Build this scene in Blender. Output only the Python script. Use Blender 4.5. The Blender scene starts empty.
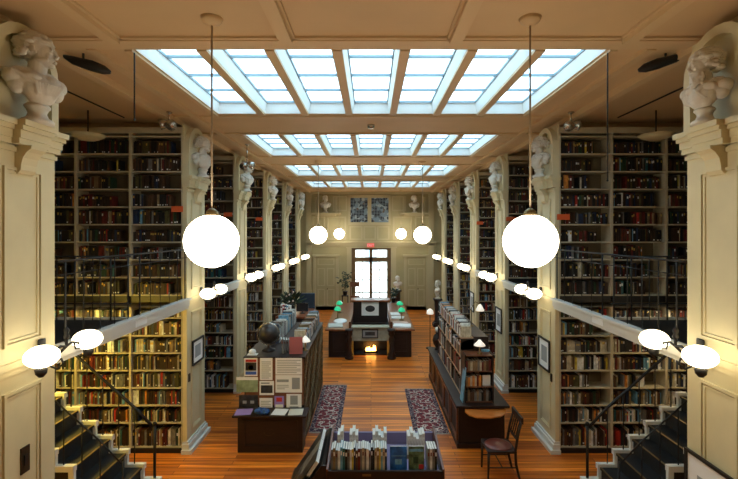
import bpy, bmesh, math, random
from mathutils import Vector, Matrix, noise
random.seed(11)
PI = math.pi
scene = bpy.context.scene
COL = scene.collection

# ------------------------------------------------------------------ camera
EYE = 3.84
cd = bpy.data.cameras.new('camera'); cam = bpy.data.objects.new('camera', cd); COL.objects.link(cam)
cam.location = (0, 0, EYE); cam.rotation_euler = (PI/2, 0, 0)
cd.sensor_width = 36; cd.lens = 430/738*36
cd.shift_x = -2/738; cd.shift_y = -7.5/738
cd.clip_start = 0.05
scene.camera = cam
# ------------------------------------------------------------------ world
w = bpy.data.worlds.new('sky'); scene.world = w; w.use_nodes = True
bg = w.node_tree.nodes['Background']
bg.inputs[0].default_value = (0.80, 0.93, 1.0, 1); bg.inputs[1].default_value = 5.6
scene.view_settings.view_transform = 'Standard'; scene.view_settings.look = 'None'
scene.view_settings.exposure = 0.72; scene.view_settings.gamma = 1.0
scene.view_settings.use_curve_mapping = False
GLOBE_E = 9.5; SHADE_E = 4.2; ALCOVE_E = 700.0
SKY_OPEN = [(4.64, 7.22), (8.72, 11.15), (12.7, 15.1), (16.7, 19.05)]
CEIL = 5.82
for i, (a, b) in enumerate(SKY_OPEN):            # portals: guide sky light through the skylights
    ld = bpy.data.lights.new('skylight_portal', 'AREA'); ld.shape = 'RECTANGLE'
    ld.size = 5.1; ld.size_y = b-a; ld.cycles.is_portal = True
    lo = bpy.data.objects.new('skylight_portal', ld); COL.objects.link(lo); lo.location = (0, (a+b)/2, CEIL+.32)

# ------------------------------------------------------------------ materials
def mat(name, col, rough=.6, metal=0, var=0.0, vscale=6.0, emit=None, estr=0, bump=0, coat=0, spec=.5, stretch=(1, 1, 1)):
    m = bpy.data.materials.new(name); m.use_nodes = True
    nt = m.node_tree; b = nt.nodes['Principled BSDF']
    b.inputs['Base Color'].default_value = (*col, 1); b.inputs['Roughness'].default_value = rough
    b.inputs['Metallic'].default_value = metal; b.inputs['Coat Weight'].default_value = coat
    b.inputs['Specular IOR Level'].default_value = spec
    if var > 0:
        tc = nt.nodes.new('ShaderNodeTexCoord'); mp = nt.nodes.new('ShaderNodeMapping')
        mp.inputs['Scale'].default_value = stretch
        nz = nt.nodes.new('ShaderNodeTexNoise'); nz.inputs['Scale'].default_value = vscale; nz.inputs['Detail'].default_value = 4
        rp = nt.nodes.new('ShaderNodeValToRGB')
        rp.color_ramp.elements[0].position = .3; rp.color_ramp.elements[1].position = .7
        rp.color_ramp.elements[0].color = (*[c*(1-var) for c in col], 1)
        rp.color_ramp.elements[1].color = (*[min(1, c*(1+var)) for c in col], 1)
        nt.links.new(tc.outputs['Object'], mp.inputs[0]); nt.links.new(mp.outputs[0], nz.inputs['Vector'])
        nt.links.new(nz.outputs['Fac'], rp.inputs[0]); nt.links.new(rp.outputs[0], b.inputs['Base Color'])
        if bump:
            bp = nt.nodes.new('ShaderNodeBump'); bp.inputs['Strength'].default_value = bump; bp.inputs['Distance'].default_value = .01
            nt.links.new(nz.outputs['Fac'], bp.inputs['Height']); nt.links.new(bp.outputs[0], b.inputs['Normal'])
    if emit:
        b.inputs['Emission Color'].default_value = (*emit, 1); b.inputs['Emission Strength'].default_value = estr
    return m
CREAM = mat('cream_paint', (.66, .58, .36), .5, var=.05, vscale=3)
WALLP = mat('back_wall_paint', (.42, .36, .19), .55, var=.05, vscale=2)
WALLT = mat('back_wall_trim', (.50, .43, .25), .5)
CEILP = mat('ceiling_paint', (.64, .45, .25), .6, var=.05, vscale=1.2)
CEILB = mat('ceiling_beam_paint', (.67, .49, .28), .55)
WHITE = mat('white_paint', (.78, .80, .78), .45)
WELL = mat('skylight_well_paint', (.85, .86, .84), .5)
MUNT = mat('skylight_muntin', (.24, .32, .37), .5)
TRIMW = mat('pale_trim', (.66, .66, .62), .45)
SHELF = mat('shelf_paint', (.50, .44, .31), .55, var=.06)
SHBACK = mat('shelf_back', (.17, .13, .08), .8)
OUTER = mat('outer_wall', (.20, .17, .11), .8)
DARKW = mat('dark_mahogany', (.016, .007, .006), .5, var=.35, vscale=5, coat=.0, stretch=(1, 1, 6))
MIDW = mat('brown_mahogany', (.16, .055, .022), .35, var=.3, vscale=6, coat=.2, stretch=(1, 1, 5))
REDW = mat('red_brown_wood', (.22, .07, .03), .3, var=.25, vscale=6, coat=.3, stretch=(5, 1, 1))
ORGW = mat('orange_polished_wood', (.62, .20, .04), .25, var=.2, vscale=6, coat=.4, stretch=(1, 6, 1))
TANW = mat('tan_wood', (.40, .24, .13), .5, var=.2, vscale=6)
BLACK = mat('black_paint', (.008, .009, .011), .45)
BLKC = mat('black_stair_covering', (.010, .012, .015), .6, var=.3, vscale=20)
IRON = mat('black_iron', (.006, .006, .007), .6, 0)
BRASS = mat('old_brass', (.22, .16, .07), .4, .8)
GOLD = mat('gilt', (.70, .48, .10), .35, .6)
CHROME = mat('silver_metal', (.55, .55, .52), .25, .9)
BRONZE = mat('bronze_plate', (.05, .035, .02), .4, .5)
MARBLE = mat('bust_plaster', (.68, .64, .56), .55, var=.10, vscale=9, bump=.1)
MARBLEW = mat('white_marble', (.78, .78, .76), .4, var=.06, vscale=9)
CORD = mat('pendant_cord', (.42, .33, .22), .5)
GLOBE = mat('opal_glass_lit', (.9, .88, .82), .3, emit=(1.0, .87, .66), estr=GLOBE_E)
SHADE = mat('frosted_glass_lit', (.9, .86, .75), .3, emit=(1.0, .84, .54), estr=SHADE_E)
BULB = mat('bulb_lit', (.9, .8, .5), .3, emit=(1.0, .70, .14), estr=ALCOVE_E)
FLAME = mat('flame', (1, .5, .1), .5, emit=(1.0, .42, .08), estr=10)
ORSIGN = mat('orange_card', (.72, .12, .03), .6)
PAPER = mat('white_paper', (.84, .85, .85), .7)
PAGES = mat('book_pages', (.70, .70, .66), .8, var=.12, vscale=60, stretch=(6, 1, .1))
GREY = mat('grey_print', (.30, .32, .33), .7)
LAV = mat('lavender_cloth', (.20, .18, .33), .8)
STONE = mat('grey_green_stone', (.34, .36, .28), .5, var=.2, vscale=8)
GREENG = mat('green_lamp_glass', (.01, .28, .13), .15, emit=(.02, .5, .22), estr=.5)
LEAF = mat('dark_leaf', (.012, .03, .012), .6, var=.4, vscale=20)
SCREEN = mat('dark_screen', (.02, .022, .03), .2)
BLUEF = mat('dark_blue_fabric', (.012, .03, .06), .8)
LEATHER = mat('dark_red_leather', (.14, .035, .025), .28, var=.3, vscale=8)
REDSIGN = mat('exit_sign_red', (.75, .10, .08), .5, emit=(.9, .12, .1), estr=.35)
BROWND = mat('brown_door_wood', (.16, .09, .035), .45, var=.2, vscale=4)
CERAMIC = mat('white_shade_glass', (.80, .78, .72), .3, emit=(1, .9, .75), estr=.35)
BRICKB = mat('outside_facade', (.85, .84, .82), .8, var=.1)
def lib(rgb, k): return mat(k, tuple(c*.78 for c in rgb) if max(rgb) < .4 else rgb, .55, var=.35, vscale=22, stretch=(1, 1, .6))
BK = {  # book cloth colours
 'dark red': (.16, .018, .014), 'brown': (.10, .045, .02), 'black': (.012, .012, .014), 'dark green': (.018, .06, .03),
 'navy blue': (.018, .035, .09), 'tan': (.30, .20, .10), 'cream': (.50, .45, .33), 'grey': (.20, .20, .19),
 'bright red': (.42, .03, .02), 'olive': (.10, .09, .03), 'pale blue': (.14, .34, .52), 'white': (.68, .69, .68),
 'dark brown': (.045, .022, .012), 'orange': (.58, .22, .04), 'teal': (.03, .16, .18), 'yellow': (.55, .42, .05)}
BKN = list(BK); BKM = {k: lib(v, 'book_cloth_'+k.replace(' ', '_')) for k, v in BK.items()}

def glass_mat():
    m = bpy.data.materials.new('skylight_glass'); m.use_nodes = True; nt = m.node_tree
    for n in list(nt.nodes): nt.nodes.remove(n)
    out = nt.nodes.new('ShaderNodeOutputMaterial'); mx = nt.nodes.new('ShaderNodeMixShader')
    tr = nt.nodes.new('ShaderNodeBsdfTransparent'); tl = nt.nodes.new('ShaderNodeBsdfTranslucent')
    tr.inputs[0].default_value = (.50, .58, .62, 1); tl.inputs[0].default_value = (.62, .72, .76, 1)
    nz = nt.nodes.new('ShaderNodeTexNoise'); nz.inputs['Scale'].default_value = 1.5
    tc = nt.nodes.new('ShaderNodeTexCoord'); mr = nt.nodes.new('ShaderNodeMapRange')
    mr.inputs[3].default_value = .05; mr.inputs[4].default_value = .6
    nt.links.new(tc.outputs['Object'], nz.inputs['Vector']); nt.links.new(nz.outputs['Fac'], mr.inputs[0])
    nt.links.new(mr.outputs[0], mx.inputs[0]); nt.links.new(tr.outputs[0], mx.inputs[1]); nt.links.new(tl.outputs[0], mx.inputs[2])
    nt.links.new(mx.outputs[0], out.inputs[0]); return m
GLASS = glass_mat()
def floor_mat():
    m = bpy.data.materials.new('oak_strip_floor'); m.use_nodes = True; nt = m.node_tree; b = nt.nodes['Principled BSDF']
    geo = nt.nodes.new('ShaderNodeNewGeometry'); br = nt.nodes.new('ShaderNodeTexBrick')
    br.inputs['Scale'].default_value = 1; br.inputs['Brick Width'].default_value = 2.3; br.inputs['Row Height'].default_value = .10
    br.inputs['Mortar Size'].default_value = .004; br.inputs['Bias'].default_value = 0
    br.inputs['Color1'].default_value = (1.0, .30, .03, 1); br.inputs['Color2'].default_value = (.40, .09, .015, 1)
    br.inputs['Mortar'].default_value = (.10, .025, .008, 1); br.offset = .37
    mp = nt.nodes.new('ShaderNodeMapping'); mp.inputs['Scale'].default_value = (.6, 14, 1)
    nz = nt.nodes.new('ShaderNodeTexNoise'); nz.inputs['Scale'].default_value = 1.5; nz.inputs['Detail'].default_value = 5
    rp = nt.nodes.new('ShaderNodeValToRGB'); rp.color_ramp.elements[0].position = .3; rp.color_ramp.elements[1].position = .75
    rp.color_ramp.elements[0].color = (.50, .44, .40, 1); rp.color_ramp.elements[1].color = (1.25, 1.3, 1.35, 1)
    mx = nt.nodes.new('ShaderNodeMix'); mx.data_type = 'RGBA'; mx.blend_type = 'MULTIPLY'; mx.inputs[0].default_value = 1
    L = nt.links.new
    L(geo.outputs['Position'], br.inputs['Vector']); L(geo.outputs['Position'], mp.inputs[0]); L(mp.outputs[0], nz.inputs['Vector'])
    L(nz.outputs['Fac'], rp.inputs[0]); L(br.outputs['Color'], mx.inputs[6]); L(rp.outputs[0], mx.inputs[7]); L(mx.outputs[2], b.inputs['Base Color'])
    b.inputs['Roughness'].default_value = .36; b.inputs['Specular IOR Level'].default_value = .35; b.inputs['Coat Weight'].default_value = .04; b.inputs['Coat Roughness'].default_value = .2
    return m
FLOORM = floor_mat()
def rug_mat(name, c1, c2, c3, sc):
    m = bpy.data.materials.new(name); m.use_nodes = True; nt = m.node_tree; b = nt.nodes['Principled BSDF']
    tc = nt.nodes.new('ShaderNodeTexCoord'); vo = nt.nodes.new('ShaderNodeTexVoronoi'); vo.inputs['Scale'].default_value = sc
    vo.inputs['Randomness'].default_value = .75
    wv = nt.nodes.new('ShaderNodeTexMagic'); wv.inputs['Scale'].default_value = sc*.8; wv.turbulence_depth = 3
    rp = nt.nodes.new('ShaderNodeValToRGB'); rp.color_ramp.interpolation = 'CONSTANT'
    e = rp.color_ramp.elements; e[0].position = 0; e[0].color = (*c3, 1); e[1].position = .26; e[1].color = (*c1, 1)
    x = e.new(.54); x.color = (*c2, 1); x = e.new(.64); x.color = (*c3, 1); x = e.new(.74); x.color = (*c1, 1)
    rp2 = nt.nodes.new('ShaderNodeMix'); rp2.data_type = 'FLOAT'; rp2.inputs[0].default_value = .15
    L = nt.links.new
    L(tc.outputs['Object'], vo.inputs['Vector']); L(tc.outputs['Object'], wv.inputs['Vector'])
    L(vo.outputs['Distance'], rp2.inputs[2]); L(wv.outputs['Fac'], rp2.inputs[3]); L(rp2.outputs[0], rp.inputs[0])
    L(rp.outputs[0], b.inputs['Base Color']); b.inputs['Roughness'].default_value = .95
    return m
RUGF = rug_mat('rug_field', (.16, .014, .02), (.55, .42, .36), (.012, .010, .02), 9)
RUGB = rug_mat('rug_border', (.02, .012, .03), (.32, .24, .22), (.10, .015, .02), 14)
def leaded_mat():
    m = bpy.data.materials.new('leaded_glass'); m.use_nodes = True; nt = m.node_tree; b = nt.nodes['Principled BSDF']
    tc = nt.nodes.new('ShaderNodeTexCoord'); vo = nt.nodes.new('ShaderNodeTexVoronoi'); vo.inputs['Scale'].default_value = 7
    rp = nt.nodes.new('ShaderNodeValToRGB'); rp.color_ramp.interpolation = 'CONSTANT'; e = rp.color_ramp.elements
    e[0].position = 0; e[0].color = (.04, .05, .07, 1); e[1].position = .4; e[1].color = (.22, .30, .38, 1)
    x = e.new(.62); x.color = (.45, .52, .56, 1); x = e.new(.74); x.color = (.02, .02, .03, 1); x = e.new(.88); x.color = (.16, .09, .05, 1)
    nt.links.new(tc.outputs['Object'], vo.inputs['Vector']); nt.links.new(vo.outputs['Color'], rp.inputs[0])
    nt.links.new(rp.outputs[0], b.inputs['Base Color']); b.inputs['Roughness'].default_value = .2; return m
LEADED = leaded_mat()

# ------------------------------------------------------------------ mesh helpers
class MB:
    def __init__(s): s.v = []; s.f = []; s.m = []
    def add(s, vs, fs, mi=0):
        n = len(s.v); s.v += [tuple(p) for p in vs]; s.f += [tuple(i+n for i in f) for f in fs]; s.m += [mi]*len(fs); return s
    def box(s, x0, x1, y0, y1, z0, z1, mi=0):
        if x0 > x1: x0, x1 = x1, x0
        if y0 > y1: y0, y1 = y1, y0
        return s.add([(x0, y0, z0), (x1, y0, z0), (x1, y1, z0), (x0, y1, z0), (x0, y0, z1), (x1, y0, z1), (x1, y1, z1), (x0, y1, z1)],
              [(0, 3, 2, 1), (4, 5, 6, 7), (0, 1, 5, 4), (1, 2, 6, 5), (2, 3, 7, 6), (3, 0, 4, 7)], mi)
    def xbox(s, M, sx, sy, sz, mi=0):        # box centred in x,y, z from 0, transformed by M
        vs = [M @ Vector((x, y, z)) for z in (0, sz) for (x, y) in ((-sx/2, -sy/2), (sx/2, -sy/2), (sx/2, sy/2), (-sx/2, sy/2))]
        return s.add(vs, [(0, 3, 2, 1), (4, 5, 6, 7), (0, 1, 5, 4), (1, 2, 6, 5), (2, 3, 7, 6), (3, 0, 4, 7)], mi)
    def tube(s, pts, r, n=8, mi=0, cap=True):
        pts = [Vector(p) for p in pts]; rs = r if isinstance(r, (list, tuple)) else [r]*len(pts)
        rings = []; up = None
        for i, p in enumerate(pts):
            d = (pts[min(i+1, len(pts)-1)]-pts[max(i-1, 0)]).normalized()
            if up is None: up = d.orthogonal().normalized()
            up = (up - d*up.dot(d)).normalized(); q = d.cross(up)
            rings.append([p+(up*math.cos(2*PI*k/n)+q*math.sin(2*PI*k/n))*rs[i] for k in range(n)])
        vs = [v for rg in rings for v in rg]; fs = []
        for i in range(len(pts)-1):
            for k in range(n):
                a = i*n+k; b = i*n+(k+1) % n; fs.append((a, b, b+n, a+n))
        if cap: fs += [tuple(range(n))[::-1], tuple(range((len(pts)-1)*n, len(pts)*n))]
        return s.add(vs, fs, mi)
    def lathe(s, prof, c=(0, 0, 0), n=20, mi=0, sx=1, sy=1):
        vs = [(c[0]+r*sx*math.cos(2*PI*k/n), c[1]+r*sy*math.sin(2*PI*k/n), c[2]+z) for r, z in prof for k in range(n)]
        fs = []
        for i in range(len(prof)-1):
            for k in range(n):
                a = i*n+k; b = i*n+(k+1) % n; fs.append((a, b, b+n, a+n))
        fs += [tuple(range(n))[::-1], tuple(range((len(prof)-1)*n, len(prof)*n))]
        return s.add(vs, fs, mi)
    def ell(s, c, r, n=16, mi=0):
        if not isinstance(r, (tuple, list)): r = (r, r, r)
        m = n//2
        prof = [(max(1e-4, math.sin(PI*i/m)), -math.cos(PI*i/m)) for i in range(m+1)]
        vs = [(c[0]+q*r[0]*math.cos(2*PI*k/n), c[1]+q*r[1]*math.sin(2*PI*k/n), c[2]+z*r[2]) for q, z in prof for k in range(n)]
        fs = []
        for i in range(m):
            for k in range(n):
                a = i*n+k; b = i*n+(k+1) % n; fs.append((a, b, b+n, a+n))
        fs += [tuple(range(n))[::-1], tuple(range(m*n, (m+1)*n))]
        return s.add(vs, fs, mi)
    def prism(s, poly, axis, a, b, mi=0):    # poly of 2d points extruded along axis from a to b
        def P(u, v, t): return (t, u, v) if axis == 0 else ((u, t, v) if axis == 1 else (u, v, t))
        n = len(poly); vs = [P(u, v, a) for u, v in poly]+[P(u, v, b) for u, v in poly]
        fs = [tuple(range(n))[::-1], tuple(range(n, 2*n))]+[(i, (i+1) % n, (i+1) % n+n, i+n) for i in range(n)]
        return s.add(vs, fs, mi)
    def build(s, name, mats, parent=None, smooth=False, base=None, local=False, bevel=0):
        if not isinstance(mats, (list, tuple)): mats = [mats]
        me = bpy.data.meshes.new(name)
        if parent is not None: o0 = Vector((0, 0, 0)) if local else world_loc(parent)
        elif base is not None: o0 = Vector(base)
        elif local: o0 = Vector((0, 0, 0))
        else:
            xs = [p[0] for p in s.v]; ys = [p[1] for p in s.v]; zs = [p[2] for p in s.v]
            o0 = Vector(((min(xs)+max(xs))/2, (min(ys)+max(ys))/2, min(zs)))
        me.from_pydata([tuple(Vector(p)-o0) for p in s.v], [], s.f)
        for m in mats: me.materials.append(m)
        me.polygons.foreach_set('material_index', s.m)
        bm = bmesh.new(); bm.from_mesh(me); bmesh.ops.recalc_face_normals(bm, faces=bm.faces); bm.to_mesh(me); bm.free()
        if smooth: me.polygons.foreach_set('use_smooth', [True]*len(me.polygons))
        me.update()
        o = bpy.data.objects.new(name, me); COL.objects.link(o)
        if parent is not None: o.parent = parent
        else: o.location = o0
        if bevel:
            bv = o.modifiers.new('bevel', 'BEVEL'); bv.width = bevel; bv.segments = 2; bv.limit_method = 'ANGLE'
        return o
def world_loc(o):
    p = Vector(o.location)
    while o.parent is not None: o = o.parent; p = p+Vector(o.location)
    return p
def tag(o, label=None, cat=None, group=None, kind=None):
    if label: o['label'] = label
    if cat: o['category'] = cat
    if group: o['group'] = group
    if kind: o['kind'] = kind
    return o
def thing(name, label, cat, loc=(0, 0, 0), group=None, kind=None):
    o = bpy.data.objects.new(name, None); COL.objects.link(o); o.location = loc; o.empty_display_size = .1
    return tag(o, label, cat, group, kind)
def struct(o): o['kind'] = 'structure'; return o
KIDS = {}
def kids(o): return [c for c in bpy.data.objects if c.parent == o]
def copy_tree(o, parent=None):
    c = o.copy(); COL.objects.link(c)
    if parent is not None: c.parent = parent
    for ch in kids(o): copy_tree(ch, c)
    return c
def dup(o, loc, rz=0, label=None, scale=None):
    c = copy_tree(o); c.location = loc; c.rotation_euler = (0, 0, rz)
    if scale: c.scale = (scale,)*3
    if label: c['label'] = label
    return c
ORD = ['first', 'second', 'third', 'fourth', 'fifth', 'sixth', 'seventh', 'eighth', 'ninth', 'tenth', 'eleventh', 'twelfth']
def ordw(n):
    if n < 12: return ORD[n]
    t = {12: 'thirteenth', 13: 'fourteenth', 14: 'fifteenth', 15: 'sixteenth', 16: 'seventeenth', 17: 'eighteenth', 18: 'nineteenth', 19: 'twentieth'}
    if n in t: return t[n]
    tens = {2: 'twenty', 3: 'thirty', 4: 'forty'}[(n+1)//10]
    return tens+'-'+ORD[(n+1) % 10-1] if (n+1) % 10 else {30: 'thirtieth', 40: 'fortieth'}[n+1]

W = 3.2; BACK = 21.2; OUT = 6.12
PN = [3.55]+[7.47+2.81*k for k in range(5)]     # near faces of the piers
TH = .80
GF = 2.62                                        # gallery floor
# ------------------------------------------------------------------ floor, walls, ceiling
m = MB(); m.box(-OUT-.2, OUT+.2, -1.5, BACK+.2, -.1, 0); struct(m.build('floor', FLOORM))
m = MB(); m.box(-OUT-.2, -OUT, -1.5, BACK+.2, 0, CEIL); struct(m.build('wall_left', OUTER))
m = MB(); m.box(OUT, OUT+.2, -1.5, BACK+.2, 0, CEIL); struct(m.build('wall_right', OUTER))
m = MB(); m.box(-OUT, OUT, -1.5, -1.3, 0, CEIL); struct(m.build('wall_near', CREAM))
# ceiling with openings
m = MB(); SX = 2.56; ys = [-1.5]
T = .24
m.box(-OUT-.2, -SX, -1.5, BACK+.2, CEIL, CEIL+T); m.box(SX, OUT+.2, -1.5, BACK+.2, CEIL, CEIL+T)
edges = [-1.5]+[e for ab in SKY_OPEN for e in ab]+[BACK+.2]
for i in range(0, len(edges), 2): m.box(-SX, SX, edges[i], edges[i+1], CEIL, CEIL+T)
struct(m.build('ceiling', CEILP))
tn = [0]
def trim(mb, mt, **k):
    tn[0] += 1; return struct(mb.build('trim_%d' % tn[0], mt, **k))
m = MB()                                          # ceiling beams
h = CEIL-.07
for X in (-.86, .86): m.box(X-.06, X+.06, -1.3, 4.38, h, CEIL); m.box(X-.09, X+.09, -1.3, 4.38, CEIL-.025, CEIL)
for X in (-2.62, 2.62): m.box(X-.06, X+.06, -1.3, 4.38, h, CEIL); m.box(X-.09, X+.09, -1.3, 4.38, CEIL-.025, CEIL)
for X in (-2.98, 2.98): m.box(X-.05, X+.05, 4.57, BACK, CEIL-.05, CEIL)
for X in (-3.42, 3.42): m.box(X-.06, X+.06, -1.3, BACK, CEIL-.09, CEIL)
m.box(-OUT, OUT, 4.38, 4.57, CEIL-.035, CEIL); m.box(-3.6, 3.6, 4.34, 4.61, CEIL-.025, CEIL)
for (a, b), nx in zip(SKY_OPEN, [s[0] for s in SKY_OPEN[1:]]+[21.0]):
    for yy in (b+.10, nx-.14): m.box(-3.36, 3.36, yy, yy+.05, CEIL-.03, CEIL)
    m.box(-SX-.10, -SX-.02, a, b+.06, CEIL-.03, CEIL); m.box(SX+.02, SX+.10, a, b+.06, CEIL-.03, CEIL)
for k in range(1, 6):
    yy = PN[k]+TH/2; m.box(-OUT, -3.48, yy-.06, yy+.06, CEIL-.10, CEIL); m.box(OUT, 3.48, yy-.06, yy+.06, CEIL-.10, CEIL)
trim(m, CEILB)
# skylights
cellw = 2*SX/7
wn = [0]
def win(loc):
    wn[0] += 1; o = bpy.data.objects.new('window_%d' % wn[0], None); COL.objects.link(o); o.location = loc; return struct(o)
for a, b in SKY_OPEN:
    o = win((0, (a+b)/2, CEIL))
    for i in range(1, 7):
        X = -SX+cellw*i; q = MB(); q.box(X-.055, X+.055, a, b, CEIL-.03, CEIL+.12); q.build('rafter', CEILB, o)
    wl = MB(); gl = []
    G = CEIL+.17; ins = .035
    for i in range(7):
        x0 = -SX+cellw*i+(.055 if i else 0); x1 = -SX+cellw*(i+1)-(.055 if i < 6 else 0)
        y0 = a+.01; y1 = b-.01
        X0 = x0+ins; X1 = x1-ins; Y0 = y0+ins; Y1 = y1-ins; lo = CEIL+.005; e = .012
        def slab(p, q_, r, s_, off):
            vs = [Vector(t) for t in (p, q_, r, s_)]; vs += [t+Vector(off) for t in vs]
            wl.add(vs, [(0, 1, 2, 3), (7, 6, 5, 4), (0, 4, 5, 1), (1, 5, 6, 2), (2, 6, 7, 3), (3, 7, 4, 0)])
        slab((x0, y0, lo), (x0, y1, lo), (X0, Y1, G), (X0, Y0, G), (-e, 0, 0))
        slab((x1, y0, lo), (x1, y1, lo), (X1, Y1, G), (X1, Y0, G), (e, 0, 0))
        slab((x0, y1, lo), (x1, y1, lo), (X1, Y1, G), (X0, Y1, G), (0, e, 0))
        slab((x0, y0, lo), (x1, y0, lo), (X1, Y0, G), (X0, Y0, G), (0, -e, 0))
        q = MB(); q.box(X0, X1, Y0, Y1, G+.03, G+.036); g = q.build('pane', GLASS, o)
        q = MB()
        for k in range(0, 5):
            yy = Y0+(Y1-Y0)*(k+.0)/4; yy = min(max(yy, Y0+.02), Y1-.02)
            q.box(X0, X1, yy-.014, yy+.014, G-.005, G+.03)
        q.box(X0-.005, X0+.012, Y0, Y1, G-.005, G+.03); q.box(X1-.012, X1+.005, Y0, Y1, G-.005, G+.03)
        q.build('muntin', MUNT, g)
    wl.build('well_lining', WELL, o)

# back wall at y=BACK; px scale
def bx(px): return (px-371)*BACK/430
def bz(py): return EYE-(py-232)*BACK/430
# opening for centre door: x 352..391 y 248..301
DX0, DX1, DZ1 = bx(351.5), bx(391), bz(248)
m = MB(); m.box(-OUT, DX0, BACK, BACK+.2, 0, CEIL); m.box(DX1, OUT, BACK, BACK+.2, 0, CEIL)
m.box(DX0, DX1, BACK, BACK+.2, DZ1, CEIL); struct(m.build('wall_back', WALLP))
m = MB(); y = BACK
m.box(-W, W, y-.16, y, bz(243), bz(241.4)); m.box(-W, W, y-.10, y, bz(245), bz(243)); m.box(-W, W, y-.05, y, bz(246.5), bz(245))
m.box(-W, W, y-.14, y, CEIL-.12, CEIL); m.box(-W, W, y-.04, y, 0, .2)
for a, b in ((347, 351.5), (391, 396)): m.box(bx(a), bx(b), y-.07, y, 0, bz(247))
m.box(bx(346), bx(397), y-.09, y, DZ1, bz(247))
def frame(mb, x0, x1, z0, z1, y0, y1, w_):
    mb.box(x0, x1, y0, y1, z0, z0+w_); mb.box(x0, x1, y0, y1, z1-w_, z1)
    mb.box(x0, x0+w_, y0, y1, z0+w_, z1-w_); mb.box(x1-w_, x1, y0, y1, z0+w_, z1-w_)
for a, b in ((349.5, 362.5), (363.5, 376), (377, 389.5)): frame(m, bx(a), bx(b), bz(240), bz(226), y-.05, y, .07)
for a, b in ((312, 325), (327, 346), (393, 412), (415, 430)): frame(m, bx(a), bx(b), bz(240), bz(216.5), y-.05, y, .07)
for a, b in ((333, 347), (392, 406)): frame(m, bx(a), bx(b), bz(211), bz(196), y-.05, y, .06)
for s in (1, -1):
    c = -2.22 if s < 0 else 2.12
    m.box(c-.72, c+.72, y-.42, y, bz(214.3), bz(213)); m.box(c-.5, c+.5, y-.2, y, bz(216), bz(214.3))
    m.box(c-.55, c-.45, y-.1, y, bz(213), bz(197)); m.box(c+.45, c+.55, y-.1, y, bz(213), bz(197))
for a in (309, 431): m.box(bx(a)-.12, bx(a)+.12, y-.1, y, 0, CEIL)
trim(m, WALLT)
# leaded window
o = win((bx(369.5), BACK-.1, bz(224)))
m = MB(); x0, x1 = bx(348.5), bx(390.5)
m.box(x0, x0+.1, y-.12, y, bz(224), bz(195.5)); m.box(x1-.1, x1, y-.12, y, bz(224), bz(195.5))
m.box(x0, x1, y-.14, y, bz(225), bz(222.3)); m.box(x0, x1, y-.12, y, bz(198), bz(195)); m.box(bx(367.6), bx(371.4), y-.12, y, bz(222.3), bz(198))
m.build('window_frame', WALLT, o)
for a, b in ((350.5, 367.6), (371.4, 388.5)):
    q = MB(); q.box(bx(a), bx(b), y-.05, y-.02, bz(222.3), bz(198)); p = q.build('leaded_pane', LEADED, o)
    q = MB(); n = 6
    for k in range(1, n): X = bx(a)+(bx(b)-bx(a))*k/n; q.box(X-.008, X+.008, y-.07, y-.05, bz(222.3), bz(198))
    for k in range(1, 8): Z = bz(222.3)+(bz(198)-bz(222.3))*k/8; q.box(bx(a), bx(b), y-.068, y-.05, Z-.008, Z+.008)
    q.build('leading', MUNT, p)
# centre glazed door
d = bpy.data.objects.new('door_1', None); COL.objects.link(d); d.location = (bx(371), BACK, 0); struct(d)
m = MB(); y0, y1 = BACK+.02, BACK+.12
m.box(DX0, bx(355.5), y0, y1, 0, DZ1); m.box(bx(387), DX1, y0, y1, 0, DZ1); m.box(bx(355.5), bx(387), y0, y1, bz(250), DZ1)
m.box(bx(355.5), bx(387), y0, y1, bz(262), bz(257.2)); m.box(bx(369.5), bx(372.3), y0, y1, 0, bz(250)); m.box(bx(355.5), bx(387), y0, y1, 0, bz(297.5))
m.build('door_frame', BROWND, d)
CLEARG = bpy.data.materials.new('clear_glass'); CLEARG.use_nodes = True
_n = CLEARG.node_tree; _n.nodes.remove(_n.nodes['Principled BSDF']); _t = _n.nodes.new('ShaderNodeBsdfTransparent'); _t.inputs[0].default_value = (.92, .95, .95, 1)
_n.links.new(_t.outputs[0], _n.nodes['Material Output'].inputs[0])
for a, b in ((355.5, 369.5), (372.3, 387)):
    q = MB(); q.box(bx(a), bx(b), y0+.04, y0+.046, bz(257.2), bz(250)); q.build('transom_pane', CLEARG, d)
    q = MB(); q.box(bx(a), bx(b), y0+.04, y0+.046, bz(297.5), bz(262)); q.build('door_pane', CLEARG, d)
    q = MB(); q.box(bx((a+b)/2)-.02, bx((a+b)/2)+.02, y0+.02, y0+.06, bz(297.5), bz(262))
    for zz in (270, 280): q.box(bx(a), bx(b), y0+.02, y0+.06, bz(zz)-.02, bz(zz)+.02)
    q.box(bx(a), bx(b), y0+.0, y0+.08, bz(293), bz(292))
    q.build('glazing_bar', BROWND, d)
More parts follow.
